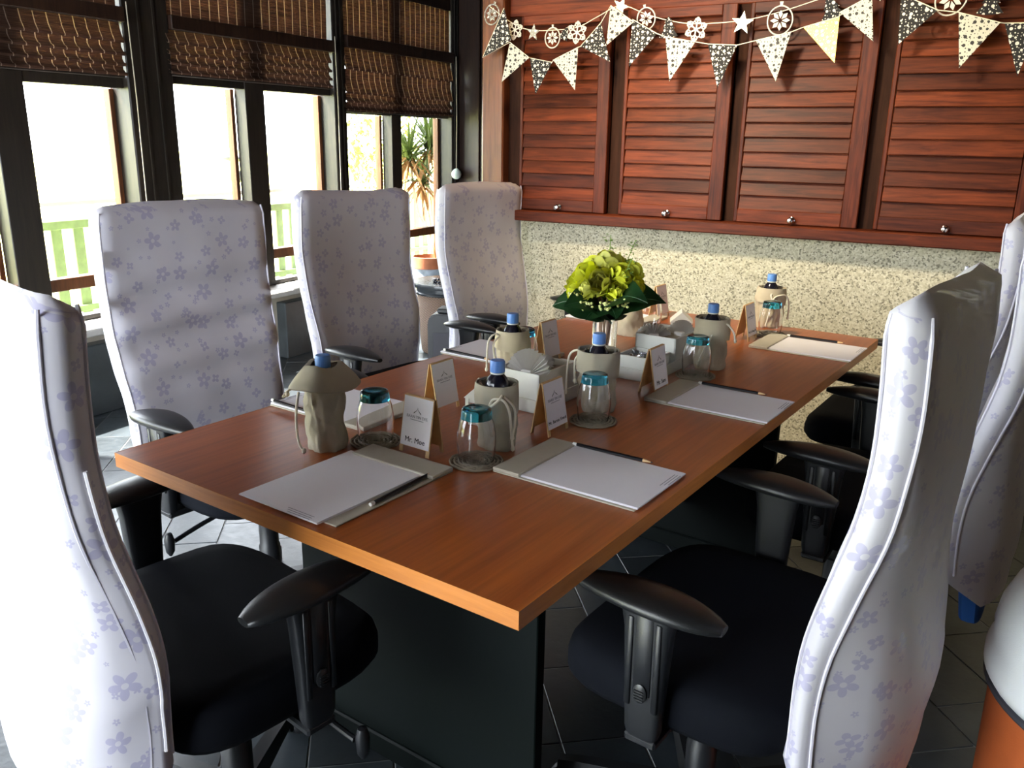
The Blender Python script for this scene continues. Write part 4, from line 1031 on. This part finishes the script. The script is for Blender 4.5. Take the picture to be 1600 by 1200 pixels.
# ------------------------------------------------------------------ basket table, black box
bt = thing('basket_table', 'round woven basket table with black lid by the corner window', 'side table', (-2.93, 4.47, 0))
bm = B(); lathe(bm, [(.165, .006), (.172, .02), (.19, .2), (.198, .385)], 64, uv=True); obj('woven_body', bm, 'weave', bt)
bm = B(); lathe(bm, [(.20, .385), (.212, .388), (.215, .40), (.207, .408), (.207, .43), (.226, .434), (.230, .448), (.226, .462), (.20, .464)], 56); obj('lid', bm, plain('black_lacquered_lid', (.03, .035, .04), .22), bt)
dk = thing('beaded_pouch', 'small black beaded pouch lying on the basket table', 'pouch', (-2.84, 4.40, .4645))
bm = B(); bmesh.ops.create_uvsphere(bm, u_segments=20, v_segments=12, radius=1)
for v in bm.verts: v.co = V(v.co.x*.085, v.co.y*.06, max(0, v.co.z)*.055+.0)*(1+.16*noise.noise(v.co*2.1))
for v in bm.verts: v.co.z = max(v.co.z, .0)
obj('pouch', bm, 'black_pad', dk)
bm = B()
for k in range(16):
    a = k*.28+2.2; bmesh.ops.create_icosphere(bm, subdivisions=1, radius=.009, matrix=Matrix.Translation((-.03+.105*math.cos(a), .07*math.sin(a)-.01, .009)))
obj('bead_string', bm, 'bottle', dk)
bx = thing('plastic_bin', 'black plastic bin with rounded shoulder, half hidden beside the basket table', 'bin', (-2.47, 3.76, 0), R(20))
bm = B(); prism(bm, [(-.09, 0), (.09, 0), (.09, .43), (-.05, .43), (-.08, .415), (-.092, .38)], .16, 'y', -.08); bmesh.ops.bevel(bm, geom=bm.edges[:], offset=.006, segments=2, affect='EDGES'); obj('body', bm, 'black', bx)
bm = B(); span(bm, (-.045, -.05, .43), (.075, .05, .455), .006); obj('lid', bm, 'black_pad', bx)
bm = B(); span(bm, (-.06, -.083, .08), (.07, -.079, .33), .001); obj('recess_panel', bm, 'ink', bx)

# ------------------------------------------------------------------ outside the windows
bm = B(); span(bm, (-5.35, -6, -.12), (-4.0, 14, -.01)); struct('ground_paving', bm, 'paving', smooth=False)
bm = B(); span(bm, (-60, -30, -.14), (-5.35, 60, -.02)); struct('ground_lawn', bm, 'lawn', smooth=False)
bm = B(); span(bm, (-4.0, 6.2, -.12), (8, 20, -.01)); struct('ground_paving_far', bm, 'paving', smooth=False)
vr = thing('veranda_roof', 'veranda roof slab held by the reddish post outside the corner window', 'roof', (-4.75, 7.0, 2.98))
quick('deck', (-.95, -2.2, 0), (.75, 2.4, .06), 'ceiling', vr, 0)
for k in range(6): quick('rafter', (-.95, -2.1+k*.85, -.07), (.75, -2.04+k*.85, 0), 'dark_wood', vr, .003)
fe = thing('picket_fence', 'low green slatted fence with a top rail outside the windows', 'fence', (-5.3, 0, 0))
quick('rail', (-.03, -2, .72), (.03, 13, .775), 'fence', fe, .003); quick('rail', (-.02, -2, .16), (.02, 13, .20), 'fence', fe, .003); quick('handrail', (-.02, -2, .87), (.02, 13, .90), plain('grey_handrail', (.28, .27, .24), .5), fe, .004)
sl = None
for k in range(95):
    y = -1.9+k*.157
    if sl is None: o = quick('slat', (-.010, -.038, .03), (.010, .038, .72), 'fence', fe, .002); sl = o.data; o.location = (-.028, y, 0)
    else: link('slat', sl, fe, (-.028, y, 0))
for k in range(8): quick('post', (-.03, -1.98+k*2.05, 0), (.03, -1.92+k*2.05, .90), 'fence', fe, .003)
bm = B(); span(bm, (-.045, -.045, 0), (.045, .045, 3.0), .006); pl = thing('veranda_post', 'reddish-brown veranda post outside the middle window', 'post', (-5.0, 5.63, -.01)); obj('shaft', bm, wood('weathered_post', (.20, .075, .035), (.42, .19, .10), (10, 10, 1), 6), pl)
lm = thing('garden_lamp', 'small dark garden lamp far beyond the fence', 'lamp', (-6.5, 6.14, -.02))
bm = B(); tube(bm, [(0, 0, 0), (0, 0, 1.02)], .018, 8); obj('pole', bm, 'ink', lm); bm = B(); lathe(bm, [(.03, .90), (.07, .93), (.07, .98), (.03, 1.02), (.03, 1.10), (.15, 1.13), (.15, 1.145), (.02, 1.16)], 16); obj('lamp_head', bm, 'ink', lm)
pt = thing('plant_pot', 'tall planter with terracotta rim and woven blue-grey body behind the basket table', 'plant pot', (-3.53, 5.13, 0))
bm = B(); lathe(bm, [(.085, 0), (.095, .10), (.110, .415)], 40, uv=True); obj('woven_body', bm, plain('blue_grey_weave', (.30, .36, .42), .7, .8, 120, .4), pt)
bm = B(); lathe(bm, [(.112, .415), (.122, .42), (.126, .498), (.114, .50), (.111, .47), (.02, .466)], 40); obj('rim', bm, 'terracotta', pt)
bm = B(); lathe(bm, [(.110, .455), (.110, .472), (.02, .476)], 24); obj('soil', bm, 'soil', pt)
bm = B()
for k in range(7):
    a = k*.9; tube(bm, [(.06+.012*math.cos(a), .02+.012*math.sin(a), .47), (.06+.03*math.cos(a), .02+.03*math.sin(a), .56+.02*(k % 3))], [.004, .0012], 5)
obj('dry_shoot', bm, 'palm_dry', pt)
pm = thing('spiky_palm', 'spiky dracaena palm outside the corner window', 'plant', (-4.50, 6.50, -.01))
tops = [V(-.02, .10, 1.30), V(-.10, -.10, 1.20), V(-.04, .02, 1.00)]
for k, tp in enumerate(tops):
    bm = B(); tube(bm, smooth_pts([(.02*k, .015*k, 0), (.05-.02*k, .03, .45), (tp.x*.5, tp.y*.6, tp.z*.6), tp], 5), [.019-.0006*i for i in range(16)], 8); obj('trunk', bm, 'trunk', pm)
lmeshes = {}
rnd = random.Random(5)
for k, tp in enumerate(tops):
    for q in range(95 if k < 2 else 60):
        el = rnd.uniform(-38, 75); az = rnd.uniform(0, 360); key = (q % 4, el < -8)
        if key not in lmeshes:
            bm = B(); g = []; l = rnd.uniform(.40, .56)
            for i in range(7):
                u = i/6; w = .019*(1-u)**.6*(.6+.4*min(1, u*5)); dr = -.08*u*u
                g.append([V(-w, l*u, dr+.004), V(0, l*u, dr), V(w, l*u, dr+.004)])
            rings(bm, g, False, False, False); bmesh.ops.solidify(bm, geom=bm.faces[:], thickness=.0012)
            o = obj('leaf', bm, 'palm_dry' if key[1] else 'palm', pm); lmeshes[key] = o.data
        else: o = link('leaf', lmeshes[key], pm)
        o.location = tp+V(0, 0, rnd.uniform(-.10, .02)); o.rotation_euler = (R(el), 0, R(az)); o.scale = (1, rnd.uniform(.75, 1.05), 1)
def shrub(loc, r, h, label, seed, n=900):
    t = thing('shrub', label, 'shrub', loc); rnd = random.Random(seed); bm = B(); tube(bm, [(0, 0, 0), (.02, .01, h*.6)], [.05, .03], 8); obj('stem', bm, 'trunk', t)
    bm = B()
    for k in range(n):
        d = V(rnd.gauss(0, 1), rnd.gauss(0, 1), rnd.gauss(0, 1)).normalized()*rnd.uniform(.45, 1)
        c = V(d.x*r, d.y*r, h*.62+d.z*h*.42); s = rnd.uniform(.05, .09); q = Matrix.Rotation(rnd.uniform(0, 6), 3, 'Z') @ Matrix.Rotation(rnd.uniform(-1.2, 1.2), 3, 'X')
        bm.faces.new([bm.verts.new(c+q @ V(*p)) for p in ((0, -s, 0), (s*.4, 0, .01), (0, s, 0), (-s*.4, 0, .01))])
    f = obj('foliage', bm, plain('yellow_green_foliage', (.34, .40, .05), .6, 0, 1, .3), t, smooth=False); f['kind'] = 'stuff'
shrub((-8.2, 10.6, -.02), .75, 1.9, 'hazy yellow-green shrub beyond the fence, left of the palm', 3)
shrub((-8.6, 14.2, -.02), .9, 1.5, 'sunlit shrub far beyond the fence, behind the palm', 4)
for k, (x, y) in enumerate(((-1.66, 2.86), (-1.25, 2.86), (-.25, 2.95), (-1.3, 1.70))):  # last fixture is made up to go with the added fill lamp
    d = thing('ceiling_spotlight', 'small ceiling spotlight above the frame, aimed at the %s' % ('left shutter', 'second shutter', 'right shutter', 'table and pebble wall, fixture added for the fill light')[k], 'light', (x, y, 2.52), 0, 'ceiling spotlights over the shutters')
    bm = B(); lathe(bm, [(.045, 0), (.045, -.012), (.012, -.016), (.012, -.03)], 20); obj('base', bm, 'black', d)
    bm = B(); lathe(bm, [(.030, .03), (.034, .02), (.034, -.03), (.030, -.03), (.030, .01), (.005, .015)], 20); bmesh.ops.rotate(bm, matrix=Matrix.Rotation(R(25), 3, 'X'), verts=bm.verts); bmesh.ops.translate(bm, vec=(0, -.03, -.045), verts=bm.verts); obj('shade', bm, 'black', d)
